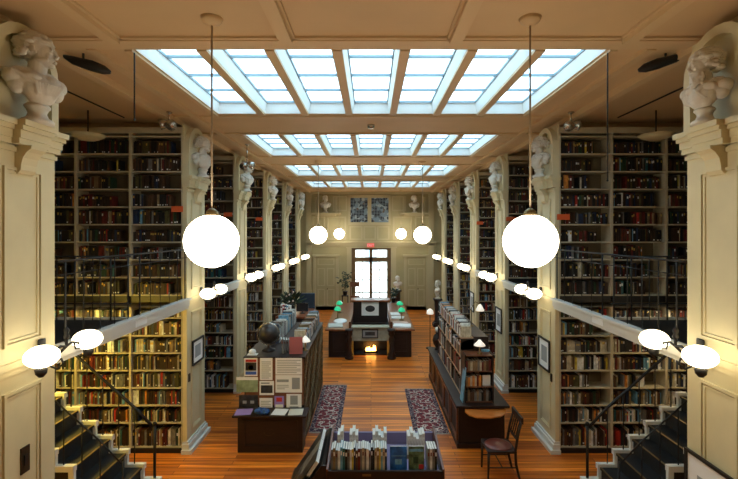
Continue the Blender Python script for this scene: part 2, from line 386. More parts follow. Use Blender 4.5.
for nm, a, b in (('door_2', 313.5, 338.5), ('door_3', 404, 428.5)):
    d = bpy.data.objects.new(nm, None); COL.objects.link(d); d.location = (bx((a+b)/2), BACK, 0); struct(d)
    m = MB(); m.box(bx(a)+.1, bx(b)-.1, y-.04, y, 0, bz(256.5)); m.build('door_leaf', WALLP, d)
    m = MB(); m.box(bx(a), bx(a)+.12, y-.09, y, 0, bz(256)); m.box(bx(b)-.12, bx(b), y-.09, y, 0, bz(256)); m.box(bx(a)-.05, bx(b)+.05, y-.11, y, bz(256.5), bz(254.5)); m.build('door_casing', WALLT, d)
    m = MB(); mid = (a+b)/2
    frame(m, bx(a)+.2, bx(b)-.2, bz(265), bz(258.5), y-.065, y-.04, .05)
    for u, v in ((bx(a)+.2, bx(mid)-.04), (bx(mid)+.04, bx(b)-.2)):
        frame(m, u, v, bz(286), bz(268), y-.065, y-.04, .05); frame(m, u, v, bz(306), bz(289), y-.065, y-.04, .05)
    m.build('raised_moulding', WALLT, d)
    q = MB(); q.ell((bx(mid)+.08, y-.09, 1.05), .035, 10); q.build('door_knob', BRASS, d, smooth=True)
# exit sign
t = thing('exit_sign', 'small red exit sign above the glazed door in the far wall', 'sign', (bx(370.6), BACK-.14, bz(247)))
m = MB(); m.box(bx(367), bx(374.2), BACK-.2, BACK-.13, bz(246.9), bz(243.2)); m.build('sign_body', REDSIGN, t)
cu = bpy.data.curves.new('exit_text', 'FONT'); cu.body = 'EXIT'; cu.size = .17; cu.extrude = .004; cu.align_x = 'CENTER'
tmp = bpy.data.objects.new('lettering', cu); COL.objects.link(tmp); tmp.rotation_euler = (PI/2, 0, 0)
dg = bpy.context.evaluated_depsgraph_get(); me = bpy.data.meshes.new_from_object(tmp.evaluated_get(dg)); me.materials.clear(); me.materials.append(PAPER)
bpy.data.objects.remove(tmp); le = bpy.data.objects.new('lettering', me); COL.objects.link(le); le.parent = t; le.rotation_euler = (PI/2, 0, 0); le.location = (0, -.066, .035)
# outside
m = MB(); m.box(-9, 9, 38, 39, -.2, 6.0); b_ = tag(m.build('building', BRICKB), 'pale building seen outside through the glazed door', 'building')
for i in range(-2, 3):
    for k in range(2): q = MB(); q.box(i*1.9-.5, i*1.9+.5, 37.93, 38, 1+k*2.6, 2.7+k*2.6); q.build('window', MUNT, b_)
m = MB(); m.box(-12, 12, BACK+.2, 38, -.3, -.12); struct(m.build('ground', mat('paving', (.6, .6, .58), .9)))

# ------------------------------------------------------------------ pilasters
def pil(side, k):
    s = -1 if side == 'left' else 1
    c = PN[k]+TH/2; F = s*W
    t = thing('pilaster', 'tall cream panelled pilaster, %s on the %s side counting from the camera' % (ORD[k], side), 'pilaster', (F, c, 0), 'cream pilasters along the nave')
    def X(v): return F-s*v          # v metres into the nave
    m = MB(); m.box(X(-.07), X(0), c-.4, c+.4, 0, 4.62); m.build('shaft', CREAM, t)
    m = MB(); m.box(X(0), X(.03), c-.4, c+.4, 2.62, 2.68); m.box(X(0), X(.015), c-.4, c+.4, 2.56, 2.62); m.build('string_moulding', CREAM, t)
    for z0, z1 in ((.32, 2.42), (2.82, 4.42)):
        for d, e, w_ in ((.22, .022, .028), (.18, .012, .02)):
            m = MB(); a, b = c-d, c+d; z0_, z1_ = z0+(.22-d), z1-(.22-d)
            m.box(X(0), X(e), a, b, z0_, z0_+w_); m.box(X(0), X(e), a, b, z1_-w_, z1_)
            m.box(X(0), X(e), a, a+w_, z0_+w_, z1_-w_); m.box(X(0), X(e), b-w_, b, z0_+w_, z1_-w_)
            m.build('panel_moulding', CREAM, t)
    m = MB(); m.box(X(-.075), X(.05), c-.43, c+.43, 0, .16); m.box(X(-.075), X(.10), c-.46, c+.46, 0, .07); m.box(X(-.075), X(.025), c-.415, c+.415, .16, .20); m.build('plinth', TRIMW, t)
    m = MB()
    for z0, z1, p, q_ in ((4.56, 4.60, .02, .41), (4.62, 4.67, .045, .42), (4.67, 4.74, .06, .43), (4.74, 4.78, .085, .445), (4.78, 4.83, .11, .455)):
        m.box(X(-.07), X(p), c-q_, c+q_, z0, z1)
        if z0 > 4.6: m.box(X(-.07), X(p+.07), c-q_*.42, c+q_*.42, z0, z1)
    m.build('capital', CREAM, t)
    m = MB()
    prof = [(0, 4.36), (.03, 4.37), (.055, 4.40), (.06, 4.45), (.075, 4.51), (.11, 4.56), (.15, 4.59), (.155, 4.62), (0, 4.62)]
    m.prism([(X(u), z) for u, z in prof], 1, c-.09, c+.09); m.build('console_bracket', CREAM, t)
    # attic panel with arched niche behind the bust
    m = MB(); A = 12; zc = 5.33; r = .36
    m.box(X(-.075), X(-.05), c-.40, c+.40, 4.83, CEIL-.1)
    o1 = [(c+.40, 4.83), (c+.40, zc)]+[(c+.40*math.cos(PI*i/A), zc+.40*math.sin(PI*i/A)) for i in range(1, A)]+[(c-.40, zc), (c-.40, 4.83)]
    o2 = [(c+.31, 4.83), (c+.31, zc)]+[(c+.31*math.cos(PI*i/A), zc+.31*math.sin(PI*i/A)) for i in range(1, A)]+[(c-.31, zc), (c-.31, 4.83)]
    n = len(o1)
    vs = [(X(-.05), u, z) for u, z in o1]+[(X(-.05), u, z) for u, z in o2]+[(X(.04), u, z) for u, z in o1]+[(X(.04), u, z) for u, z in o2]
    fs = []
    for i in range(n-1):
        fs += [(2*n+i, 2*n+i+1, 3*n+i+1, 3*n+i), (i, i+1, 2*n+i+1, 2*n+i), (n+i, n+i+1, 3*n+i+1, 3*n+i)]
    m.add(vs, fs)
    m.build('niche', CREAM, t)
    return t
for side in ('left', 'right'):
    for k in range(6): pil(side, k)
# partition cores behind the pilasters
for side, s in (('left', -1), ('right', 1)):
    for k in range(6):
        m = MB(); a = PN[k]+(.36 if k else .02)
        if k: m.box(s*(W+.08), s*OUT, PN[k]+.36, PN[k]+TH, 0, 4.83); m.box(s*(W+.08), s*OUT, PN[k]+.36, PN[k]+TH, 4.83, CEIL-.1)
        else: m.box(s*(W+.08), s*OUT, PN[0], PN[0]+TH, 0, 4.83); m.box(s*(W+.08), s*OUT, PN[0], PN[0]+TH, 4.83, CEIL-.1)
        struct(m.build('wall_%s_partition' % side, SHBACK if k else CREAM))
# wall between the camera end and first pier
for side, s in (('left', -1), ('right', 1)):
    m = MB(); m.box(s*(W+.08), s*(W+.3), -1.3, PN[0]-.001, 0, CEIL); struct(m.build('wall_%s_near' % side, CREAM))
# gallery fascia (continuous pale beam) and gallery floors
for side, s in (('left', -1), ('right', 1)):
    for k in range(6):
        ya = PN[k]+TH+.001; yb = PN[k+1]-.001 if k < 5 else BACK-.17
        m = MB(); m.box(s*(W-.05), s*(W+.0), ya, yb, 2.56, 2.66); m.box(s*(W-.085), s*(W+.02), ya, yb, 2.66, 2.695)
        m.box(s*(W-.03), s*(W+.0), ya, yb, 2.51, 2.56); trim(m, TRIMW)
    m = MB()
    m.box(s*(W+.005), s*OUT, PN[0]+TH, 5.97, 2.54, GF)
    for k in range(1, 6):
        e = PN[k+1] if k < 5 else BACK
        m.box(s*(W+.005), s*OUT, PN[k]+TH, e, 2.54, GF)
    struct(m.build('floor_gallery', BLACK))
    m = MB(); m.box(s*(W+.005), s*OUT, 5.97, 6.01, 2.53, 2.65); trim(m, TRIMW)
    for k in range(0, 6):     # skirting below the fascia where floors sit
        pass

# ------------------------------------------------------------------ railings on the gallery
def railing(label, pts_fn, L, n, z0, z1, thick, mid=True):
    pass
for side, s in (('left', -1), ('right', 1)):
    y0, y1 = PN[0]+TH+.02, PN[1]-.02; X = s*(W-.02)
    t = thing('gallery_railing', 'black iron railing above the pale %s fascia, between the two nearest pilasters' % side, 'railing', (X, (y0+y1)/2, 2.70))
    m = MB(); m.tube([(X, y0, 3.54), (X, y1, 3.54)], .012, 8); m.build('top_rail', IRON, t, smooth=True)
    m = MB(); m.tube([(X, y0, 3.40), (X, y1, 3.40)], .006, 6); m.build('middle_rail', IRON, t, smooth=True)
    for i in range(11):
        yy = y0+.1+(y1-y0-.2)*i/10; m = MB(); m.tube([(X, yy, 2.70), (X, yy, 3.53)], .006 if i % 5 else .011, 6); m.build('baluster', IRON, t, smooth=True)
    Y = 5.94; x0, x1 = W+.12, OUT-.02
    t = thing('gallery_railing', 'black iron railing along the stair opening edge in the nearest %s alcove' % side, 'railing', (s*(x0+x1)/2, Y, GF))
    m = MB(); m.tube([(s*x0, Y, 3.50), (s*x1, Y, 3.50)], .011, 8); m.build('top_rail', IRON, t, smooth=True)
    m = MB(); m.tube([(s*x0, Y, 2.85), (s*x1, Y, 2.85)], .010, 8); m.build('bottom_rail', IRON, t, smooth=True)
    for i in range(12):
        xx = s*(x0+.03+(x1-x0-.06)*i/11); m = MB(); m.tube([(xx, Y, GF), (xx, Y, 3.49)], .012 if i % 2 else .006, 6); m.build('baluster', IRON, t, smooth=True)

# ------------------------------------------------------------------ bookcases
LOWZ = [.105, .522, .826, 1.13, 1.434, 1.738, 2.042, 2.35]
UPZ = [2.75+.3075*i for i in range(10)]
XB = [3.28, 4.19, 5.14, 6.10]
shelf_slots = []      # (side, pier, level, shelf index, bay, x0, x1, y front, z shelf top, clear height)
for side, s in (('left', -1), ('right', 1)):
    for k in range(1, 6):
        nb = 3 if k == 1 else 2
        for lev, zs, z0, z1 in (('lower', LOWZ, 0, 2.535), ('upper', UPZ, GF+.002, 5.56)):
            y0 = PN[k]+.005
            t = thing('bookcase', 'built-in %s bookcase in the %s alcove from the camera, %s side, %s' % (lev, ORD[k-1], side, 'below the gallery' if lev == 'lower' else 'above the gallery floor'), 'bookcase', (s*(XB[0]+XB[nb])/2, y0+.17, z0), 'built-in bookcases of the alcoves')
            m = MB(); m.box(s*XB[0], s*XB[nb], y0+.325, y0+.35, z0, z1); m.build('back_panel', SHBACK, t)
            for i in range(nb+1):
                xa = XB[i]; m = MB(); m.box(s*(xa-.02 if i else xa-.004), s*(xa+.02 if i < nb else xa), y0-.0, y0+.325, z0, z1); m.build('upright', SHELF, t)
            for b in range(nb):
                for j, zz in enumerate(zs):
                    m = MB(); m.box(s*(XB[b]+.02), s*(XB[b+1]-.02), y0+.012, y0+.325, zz-.022, zz); m.build('shelf', SHELF, t)
                    top = zs[j+1] if j+1 < len(zs) else z1
                    if top-zz > .15 and not (lev == 'upper' and j == 9):
                        shelf_slots.append((side, k, lev, j, b, XB[b]+.024, XB[b+1]-.024, y0+.03, zz, top-zz-.03))
            m = MB(); m.box(s*XB[0], s*XB[nb], y0-.01 if lev == 'lower' else y0, y0+.325, z0, zs[0]-.022); m.build('kickboard', BLACK, t)
            m = MB(); m.box(s*XB[0], s*XB[nb], y0-.02 if lev == 'upper' else y0-.003, y0+.35, z1, z1+(.10 if lev == 'upper' else .004)); m.build('cornice', SHELF, t)

# ------------------------------------------------------------------ books
def book_geo(mb, x, w_, yf, d, z, h, mi, lab, lean=0, s=1):
    """upright book, spine toward -y; x is its left edge"""
    M = Matrix.Translation((x, yf, z))
    if lean: M = M @ Matrix.Rotation(lean, 4, 'Y')
    P = lambda a, b, c: M @ Vector((a, b, c))
    mb.add([P(0, 0, 0), P(w_, 0, 0), P(w_, d, 0), P(0, d, 0), P(0, 0, h), P(w_, 0, h), P(w_, d, h), P(0, d, h)],
           [(0, 3, 2, 1), (4, 5, 6, 7), (0, 1, 5, 4), (1, 2, 6, 5), (2, 3, 7, 6), (3, 0, 4, 7)], mi)
    if lab is not None and w_ > .018:
        a = w_*.12; e = -.0012
        z0, z1, li = lab
        mb.add([P(a, e, h*z0), P(w_-a, e, h*z0), P(w_-a, e, h*z1), P(a, e, h*z1)], [(0, 1, 2, 3)], li)
MATS = [BKM[k] for k in BKN]+[PAPER, GOLD]
WU = {'dark red': 4, 'brown': 4, 'black': 11, 'dark green': 1.6, 'navy blue': 2.4, 'tan': 1.2, 'cream': .5, 'grey': .8, 'bright red': .3, 'olive': 1.5, 'pale blue': .15, 'white': .2, 'dark brown': 10, 'orange': .2, 'teal': .2, 'yellow': .1}  # upper shelves: dark cloth weighted up to imitate the dimness there
WL = {'dark red': 3, 'brown': 5, 'black': 6, 'dark green': 1.5, 'navy blue': 3, 'tan': 3, 'cream': 4, 'grey': 4, 'bright red': 1.1, 'olive': 1.5, 'pale blue': 1.6, 'white': 3.5, 'dark brown': 5, 'orange': .8, 'teal': .7, 'yellow': .4}
def pick(wd): return random.choices(BKN, [wd[k] for k in BKN])[0]
stuffU = MB()
indiv = set()          # shelves whose books are individual
for sd in ('left', 'right'):
    for j in (5,): indiv.add((sd, 1, 'lower', j, 0))
def fill(slot, wd):
    side, k, lev, j, b, x0, x1, yf, z, hmax = slot
    s = -1 if side == 'left' else 1
    ind = (side, k, lev, j, b) in indiv
    xa, xb = (x0, x1) if s > 0 else (-x1, -x0)
    x = xa+.003; n = 0
    end = xb if random.random() < .6 else xb-random.uniform(.1, .35)
    if ind: end = xb
    base = random.uniform(.68, .85)*hmax; run = pick(wd); cnt = 0
    if j == 0 and lev == 'lower': base = .7*hmax
    if ind: wl = dict(x0=xa, x1=xb)
    while x < end-.045:
        if cnt <= 0:
            run = pick(wd) if random.random() < .3 else None; cnt = random.randint(2, 4); hb = base*random.uniform(.88, 1.1)
        cnt -= 1
        c = run if run else pick(wd)
        w_ = random.choice([.014, .018, .021, .025, .03, .036]) if not ind else random.choice([.022, .026, .03, .036])
        h = min(hmax*.97, (hb if run else base)*random.uniform(.9, 1.1) if not run else hb)
        d = random.uniform(.15, .2); dy = random.uniform(0, .035)
        if x+w_ > end: break
        lab = None; r = random.random()
        if r < .2: lab = (.08+.08*r, .17+.08*r, len(BKN))
        elif r < .5: lab = (.58+.2*r, .76+.2*r, len(BKN)+(0 if r < .3 else 1))
        if ind:
            mb = MB(); book_geo(mb, x, w_, yf+dy, d, z, h, BKN.index(c), lab)
            o = mb.build('book', MATS)
            lvl = ordw(j)
            tag(o, '%s book, %s from left on %s shelf up, %s lower bookcase bay beside pilaster' % (c, ordw(n), lvl, side), 'book', 'books on the %s shelf up of the near %s lower bookcase' % (lvl, side))
        else: book_geo(stuffU, x, w_, yf+dy, d, z, h, BKN.index(c), lab)
        x += w_+.0008; n += 1
        if random.random() < .012: x += random.uniform(.03, .1)
    return n
NI = 0
for sl in shelf_slots:
    n = fill(sl, WU if sl[2] == 'upper' else WL)
    if sl[:5] in indiv: NI += n
print('individual shelf books', NI)

# orange shelf signs
for (px, py, w_, k, side) in ((177, 209, .20, 1, 'left'), (228, 214.5, .20, 2, 'left'), (259, 219, .2, 3, 'left'), (563.5, 217, .22, 1, 'right'), (511, 219, .22, 2, 'right'), (480, 223, .2, 3, 'right')):
    y = PN[k]-.014; x = (px-371)*y/430; z = EYE-(py-232)*y/430
    m = MB(); m.box(x-w_/2, x+w_/2, y, y+.012, z-.05, z+.05)
    tag(m.build('shelf_sign', ORSIGN), 'orange card sign on the upper bookcase of the %s alcove, %s side' % (ORD[k-1], side), 'sign', 'orange shelf signs')

# ------------------------------------------------------------------ staircases
def stairs(side):
    s = -1 if side == 'left' else 1
    YN, YF = 5.46, 6.30; RZ, RX = .207, .232; N = 11; X0 = 3.12
    t = thing('staircase', 'black staircase with white stepped edges rising into the %s alcove' % side, 'staircase', (s*4.4, (YN+YF)/2, 0))
    for k in range(N):
        z = RZ*(k+1); xa = X0+RX*k; hi = min(xa+RX+.02, OUT-.01)
        m = MB(); m.box(s*(xa-.02), s*hi, YN+.045, YF-.045, z-.03, z); p = m.build('tread', BLKC, t)
        q = MB(); q.box(s*(xa-.024), s*(xa+.006), YN+.045, YF-.045, z, z+.003); q.build('nosing', BRASS, p)
        m = MB(); m.box(s*xa, s*(xa+.02), YN+.045, YF-.045, z-RZ, z-.03); m.build('riser', BLKC, t)
    for y0, y1, e in ((YN, YN+.045, -.02), (YF-.045, YF, .02)):
        m = MB()
        for k in range(N):
            z = RZ*(k+1); xa = X0+RX*k
            m.box(s*(xa-.05), s*(xa+RX-.0), y0+min(e, 0), y1+max(e, 0), z-.03, z+.045); m.box(s*(xa-.04), s*(xa+.03), y0, y1, z-RZ+.045, z-.03)
        m.build('stepped_edge', WHITE, t)
        m = MB(); poly = [(s*X0+s*.03, 0)]
        for k in range(N):
            z = RZ*(k+1)-.03; xa = X0+RX*k+.03; poly += [(s*xa, z), (s*(xa+RX), z)]
        poly += [(s*(X0+RX*N+.03), 0)]
        m.prism(poly, 1, y0+.008, y1-.008); m.build('side_panel', BLACK, t)
    for y, n in ((YF-.02, 10), (YN+.02, 6)):
        hr = .80 if y > 6 else .70
        zt = lambda k: RZ*(k+1)+hr
        m = MB(); pts = [(s*(X0+.06), y, zt(0)-.02)]+[(s*(X0+.1+RX*k), y, zt(k)+.06) for k in range(1, n)]
        m.tube(pts, .020 if y > 6 else .010, 8); m.build('handrail', IRON, t, smooth=True)
        m = MB(); x = s*(X0+.04); m.tube([(x, y, RZ+.01), (x, y, zt(0))], .02 if y > 6 else .012, 8); m.ell((x, y, zt(0)+.03), .032 if y > 6 else .016, 10); m.build('newel_post', IRON, t, smooth=True)
        for k in range(1, n-1):
            x = s*(X0+.1+RX*k); m = MB(); m.tube([(x, y, RZ*(k+1)+.01), (x, y, zt(k)+.05)], .008, 6); m.build('baluster', IRON, t, smooth=True)
stairs('left'); stairs('right')

# ------------------------------------------------------------------ globe pendants
GP = [(-1.475, 3.985), (1.475, 3.985), (-1.47, 12.0), (1.45, 12.1), (-1.5, 20.3), (1.42, 20.3)]
proto = thing('globe_pendant', 'x', 'pendant lamp', (GP[0][0], GP[0][1], 3.5), 'white glass globe pendants')
m = MB(); m.ell((0, 0, .255), .245, 40); m.build('glass_globe', GLOBE, proto, smooth=True, local=True)
m = MB(); m.lathe([(.05, .47), (.06, .49), (.055, .53), (.02, .56)], n=16); m.build('gallery_cap', BRASS, proto, smooth=True, local=True)
m = MB(); m.tube([(0, 0, .55), (0, 0, CEIL-3.5-.05)], .009, 8); m.build('stem', CORD, proto, smooth=True, local=True)
m = MB(); m.lathe([(.012, CEIL-3.5-.07), (.04, CEIL-3.5-.06), (.085, CEIL-3.5-.035), (.10, CEIL-3.5)], n=24); m.build('ceiling_canopy', CEILB, proto, smooth=True, local=True)
wh = ['nearest the camera', 'in the middle of the room', 'near the far wall']
for i, (x, y) in enumerate(GP):
    lb = 'white glass globe lamp hanging on the %s, %s' % ('left' if x < 0 else 'right', wh[i//2])
    if i == 0: proto['label'] = lb
    else: dup(proto, (x, y, 3.5), 0, lb)

# ------------------------------------------------------------------ pilaster sconces with two oval shades
sc = thing('twin_sconce', 'x', 'wall lamp', (0, 0, 0), 'iron sconces with two oval glass shades')
# local: wall at x=0 facing +x ; arms along y
m = MB(); m.lathe([(.045, -.10), (.05, -.09), (.05, .09), (.045, .10)], (0.01, 0, 0), 12, sx=.3); m.build('back_plate', IRON, sc, smooth=True, local=True)
m = MB(); m.tube([(0, 0, -.05), (.08, 0, -.16), (.16, 0, -.19), (.22, 0, -.14), (.20, 0, -.09), (.16, 0, -.11)], .011, 8); m.tube([(0, 0, 0), (.10, 0, -.05), (.2, 0, -.02), (.25, 0, .03), (.25, 0, .10)], .014, 8); m.lathe([(.01, .10), (.03, .12), (.014, .15), (.028, .18), (.006, .22)], (.25, 0, 0), 12); m.build('bracket', IRON, sc, smooth=True, local=True)
for d in (-1, 1):
    m = MB(); m.tube([(.25, 0, .03), (.25, d*.08, .05), (.25, d*.17, .02), (.25, d*.25, -.06), (.25, d*.30, -.10), (.25, d*.32, -.08)], .012, 8)
    m.tube([(.25, d*.10, .05), (.25, d*.13, -.03), (.25, d*.20, -.04)], .008, 6)
    a = m.build('arm', IRON, sc, smooth=True, local=True)
    m = MB(); m.lathe([(.02, -.16), (.045, -.13), (.05, -.09), (.035, -.075)], (.25, d*.32, 0), 14); m.build('shade_holder', IRON, sc, smooth=True, local=True)
    m = MB(); pr = []
    for i in range(15):
        th = PI*i/14; pr.append((max(.002, .138*math.sin(th)), .02-.098*math.cos(th)))
    m.lathe(pr, (.25, d*.31, 0), 24); sh = m.build('glass_shade', SHADE, sc, smooth=True, local=True)
for side, s in (('left', -1), ('right', 1)):
    for k in range(6):
        y = PN[k]+TH-.19; lb = 'iron wall lamp with two lit oval glass shades on the %s pilaster, %s side' % (ORD[k], side)
        loc = (s*(W-.004), y, 2.705); rz = 0 if s < 0 else PI
        if side == 'left' and k == 0: sc.location = loc; sc['label'] = lb
        else: dup(sc, loc, rz, lb)

# ------------------------------------------------------------------ bulb lamps and added fill lamps under the gallery
BULBR = mat('bulb_lit_soft', (.9, .8, .6), .3, emit=(1.0, .72, .34), estr=ALCOVE_E*.45)
for side, s, X in (('left', -1, 5.17), ('right', 1, 5.42)):
    t = thing('bracket_lamp', 'small lit bulb lamp on the lower bookcase top in the nearest %s alcove' % side, 'lamp', (s*X, 7.2, 2.36))
    m = MB(); m.tube([(s*X, 7.47, 2.52), (s*X*.975, 7.3, 2.545), (s*X*.965, 6.95, 2.50)], .008, 6); m.build('arm', BRASS, t, smooth=True)
    m = MB(); m.ell((s*X*.965, 6.95, 2.44), (.05, .05, .06), 14); m.build('bulb', BULB if s < 0 else BULBR, t, smooth=True)
    m = MB(); cx = s*X*.965; m.lathe([(.11, -.03), (.105, .02), (.07, .065), (.02, .085), (.015, .078), (.065, .055), (.098, .012), (.104, -.03)], (cx, 6.95, 2.44), 20); m.build('light_blocking_hood', BRASS, t, smooth=True)  # hood added to keep the bulb's light off the upper shelves

for side, s, E_ in (('left', -1, 135.0), ('right', 1, 10.0)):  # added lamps, out of view, that warm the lower alcove shelves
    t = thing('hidden_fill_lamp', 'added unseen fill lamp under the gallery floor of the nearest %s alcove' % side, 'ceiling lamp', (s*4.75, 5.62, 2.30))
    m = MB(); m.lathe([(.06, 2.50), (.07, 2.54)], (s*4.75, 5.62, 0), 16); m.build('fixing', BRASS, t, smooth=True)
    m = MB(); m.ell((s*4.75, 5.62, 2.42), (.13, .13, .09), 18); m.build('glass_shade', mat('added_fill_glow_'+side, (.9, .7, .3), .4, emit=(1.0, .66, .08) if s < 0 else (1, .72, .38), estr=E_), t, smooth=True)
# ------------------------------------------------------------------ busts
def remesh_obj(mb, name, vox, mt, parent, smooth_it=2):
    o = mb.build(name, mt, parent, local=True)
    r = o.modifiers.new('r', 'REMESH'); r.mode = 'VOXEL'; r.voxel_size = vox; r.use_smooth_shade = True
    sm = o.modifiers.new('s', 'SMOOTH'); sm.iterations = smooth_it; sm.factor = .5
    dg = bpy.context.evaluated_depsgraph_get(); dg.update()
    me = bpy.data.meshes.new_from_object(o.evaluated_get(dg))
    o.modifiers.clear(); o.data = me; me.materials.clear(); me.materials.append(mt)
    me.polygons.foreach_set('use_smooth', [True]*len(me.polygons)); return o
def bust(style, mt, seed, turn):
    R = random.Random(seed)
    t = thing('portrait_bust', 'x', 'bust', (0, 0, 0), 'portrait busts')
    m = MB(); m.lathe([(.125, 0), (.13, .03), (.115, .045), (.085, .06), (.07, .10), (.085, .135), (.10, .15), (.10, .165), (.06, .20)], n=28)
    m.build('socle', mt, t, smooth=True, local=True)
    m = MB(); E = lambda c, r: m.ell(c, r, 18); RT = Matrix.Rotation(turn, 4, 'Z')
    # chest, shoulders
    E((-.01, 0, .36), (.115, .20, .13)); E((.035, 0, .31), (.095, .15, .13)); E((.045, 0, .27), (.085, .125, .11)); E((.03, 0, .215), (.065, .085, .055))
    for d in (-1, 1): E((-.02, d*.185, .385), (.075, .08, .075)); E((-.01, d*.16, .32), (.065, .07, .08)); E((.06, d*.075, .385), (.055, .085, .06)); E((-.015, d*.09, .46), (.05, .10, .035))
    m.tube([(-.015, 0, .42), (.0, 0, .49), (.01, 0, .56)], [.095, .074, .072], 16); m.tube([(.045, .05, .44), (.03, .04, .52)], [.018, .014], 8); m.tube([(.045, -.05, .44), (.03, -.04, .52)], [.018, .014], 8)
    K = 1.24; H0 = Vector((.016, 0, .515))
    def HE(c, r):
        n0 = len(m.v); E((c[0]-.012, c[1], c[2]-.565), r if isinstance(r, tuple) else (r, r, r))
        for i in range(n0, len(m.v)): m.v[i] = tuple(RT @ (Vector(m.v[i])*K)+H0)
    def HT(pts, rr): m.tube([RT @ (Vector((p[0]-.012, p[1], p[2]-.565))*K)+H0 for p in pts], [q*K for q in rr], 10)
    HE((-.015, 0, .715), (.108, .084, .092)); HE((.04, 0, .665), (.068, .066, .100)); HE((.055, 0, .605), (.048, .048, .040)); HE((.090, 0, .582), (.022, .024, .018))
    HE((.02, 0, .61), (.055, .058, .045)); HE((.072, 0, .735), (.036, .056, .032))
    HT([(.102, 0, .710), (.116, 0, .678), (.131, 0, .648)], [.009, .0115, .012]); HE((.120, 0, .640), (.014, .018, .008))
    for d in (-1, 1):
        HE((.103, d*.032, .704), (.013, .027, .007)); HE((.095, d*.031, .682), (.013, .014, .009)); HE((.082, d*.040, .643), (.020, .020, .024)); HE((.0, d*.086, .668), (.018, .011, .030)); HE((.018, d*.085, .648), (.010, .009, .012))
        HE((.05, d*.052, .61), (.04, .014, .02))
    HE((.116, 0, .616), (.010, .024, .0055)); HE((.112, 0, .604), (.011, .021, .0065))
    nh = {'roman': 110, 'beard': 170, 'smooth': 80, 'bun': 90}[style]
    for i in range(nh):
        th = R.uniform(-PI, PI); ph = R.uniform(.05, 1.0)
        x = -.017+.108*math.cos(th)*math.cos(ph*1.3); y = .086*math.sin(th)*math.cos(ph*1.3); z = .715+.094*math.sin(ph*1.3)
        if R.random() < .4 and math.cos(th) < .1: z = .715-R.uniform(0, .09); x = -.012+.100*math.cos(th); y = .086*math.sin(th)
        rr = {'roman': .015, 'beard': .021, 'smooth': .011, 'bun': .013}[style]*R.uniform(.8, 1.3)
        HE((x, y, z), (rr*1.5, rr*1.0, rr*.9))
    if style == 'beard':
        for i in range(80):
            th = R.uniform(-1.5, 1.5); x = .02+.085*math.cos(th); y = .066*math.sin(th); z = R.uniform(.48, .61)-.02*abs(th)
            HE((x, y, z), (.014, .012, .020))
        for d in (-1, 1): HE((.114, d*.018, .622), (.010, .018, .006))
    if style == 'bun': HE((-.125, 0, .70), (.045, .045, .04))
    if style in ('roman', 'bun'):
        for i in range(10):
            a = i/9; y0 = -.23+.36*a
            m.tube([(-.08, y0-.015, .43), (.03, y0+.015, .425-.03*a), (.105, y0*.6+.06, .35), (.105, .03+y0*.4, .26), (.06, y0*.3, .19)], [.017, .022, .025, .022, .012], 8)
    elif style == 'beard':
        m.tube([(-.05, -.18, .44), (.06, -.10, .44), (.125, .0, .35), (.10, .08, .26)], [.022, .022, .02, .015], 8)
        m.tube([(-.05, .18, .44), (.06, .10, .44), (.125, .0, .35)], [.022, .022, .02], 8)
    remesh_obj(m, 'figure', .0052, mt, t, 1)
    return t
B = [bust(st, MARBLE, i+1, tr) for tr in (.75, -.75) for i, st in enumerate(('roman', 'beard', 'smooth', 'bun'))]
used = set()
desc = {0: 'draped curly-haired bust', 1: 'bearded curly-haired bust', 2: 'short-haired bust with bare chest', 3: 'draped bust with hair tied back'}
def put_bust(i, loc, rz, label, scale=1, sd=0):
    i += 4*sd
    if i not in used:
        used.add(i); o = B[i]; o.location = loc; o.rotation_euler = (0, 0, rz); o.scale = (scale,)*3; o['label'] = label
    else: o = dup(B[i], loc, rz, label, scale)
    return o
ki = {'left': [0, 2, 0, 3, 2, 1], 'right': [1, 3, 2, 0, 3, 2]}
for side, s in (('left', -1), ('right', 1)):
    for k in range(6):
        i = ki[side][k]; rz = (0 if s < 0 else PI)
        rz += s*.38
        put_bust(i, (s*(W-.12), PN[k]+TH/2+(.02 if k == 0 else 0), 4.83), rz, 'plaster %s on top of the %s pilaster, %s side' % (desc[i], ORD[k], side), (1.02 if s < 0 else .84) if k == 0 else .92, 0 if s < 0 else 1)
put_bust(2, (-2.22, BACK-.235, bz(213)), -PI/2, 'pale bust on the far wall ledge, left of the leaded window', 1.05).name = 'portrait_bust'
put_bust(3, (2.12, BACK-.235, bz(213)), -PI/2, 'pale bust on the far wall ledge, right of the leaded window', 1.05)
# floor-standing busts on pedestals
def pedestal(x, y, h, label):
    t = thing('bust_pedestal', label, 'pedestal', (x, y, 0))
    m = MB(); m.box(x-.2, x+.2, y-.2, y+.2, 0, .12); m.box(x-.17, x+.17, y-.17, y+.17, .12, .17); m.build('foot', DARKW, t)
    m = MB(); m.lathe([(.14, .17), (.15, .2), (.125, .25), (.115, h-.16), (.13, h-.12), (.12, h-.1), (.15, h-.06)], (x, y, 0), 20); m.build('column', DARKW, t, smooth=True)
    m = MB(); m.box(x-.17, x+.17, y-.17, y+.17, h-.06, h); m.build('cap', DARKW, t)
pedestal(1.28, 20.5, 1.08, 'dark pedestal carrying a white bust, right of the glazed door')
o = put_bust(2, (1.28, 20.5, 1.08), -PI/2, 'white marble bust on a dark pedestal, right of the glazed door', .82)
pedestal(2.72, 17.55, 1.12, 'dark column pedestal in front of the right pilasters near the far end')
o2 = put_bust(3, (2.72, 17.55, 1.12), PI, 'white marble bust on the dark column near the right pilasters', .92)

for i, o in enumerate(B):
    if i not in used:
        for c in kids(o): bpy.data.objects.remove(c)
        bpy.data.objects.remove(o)
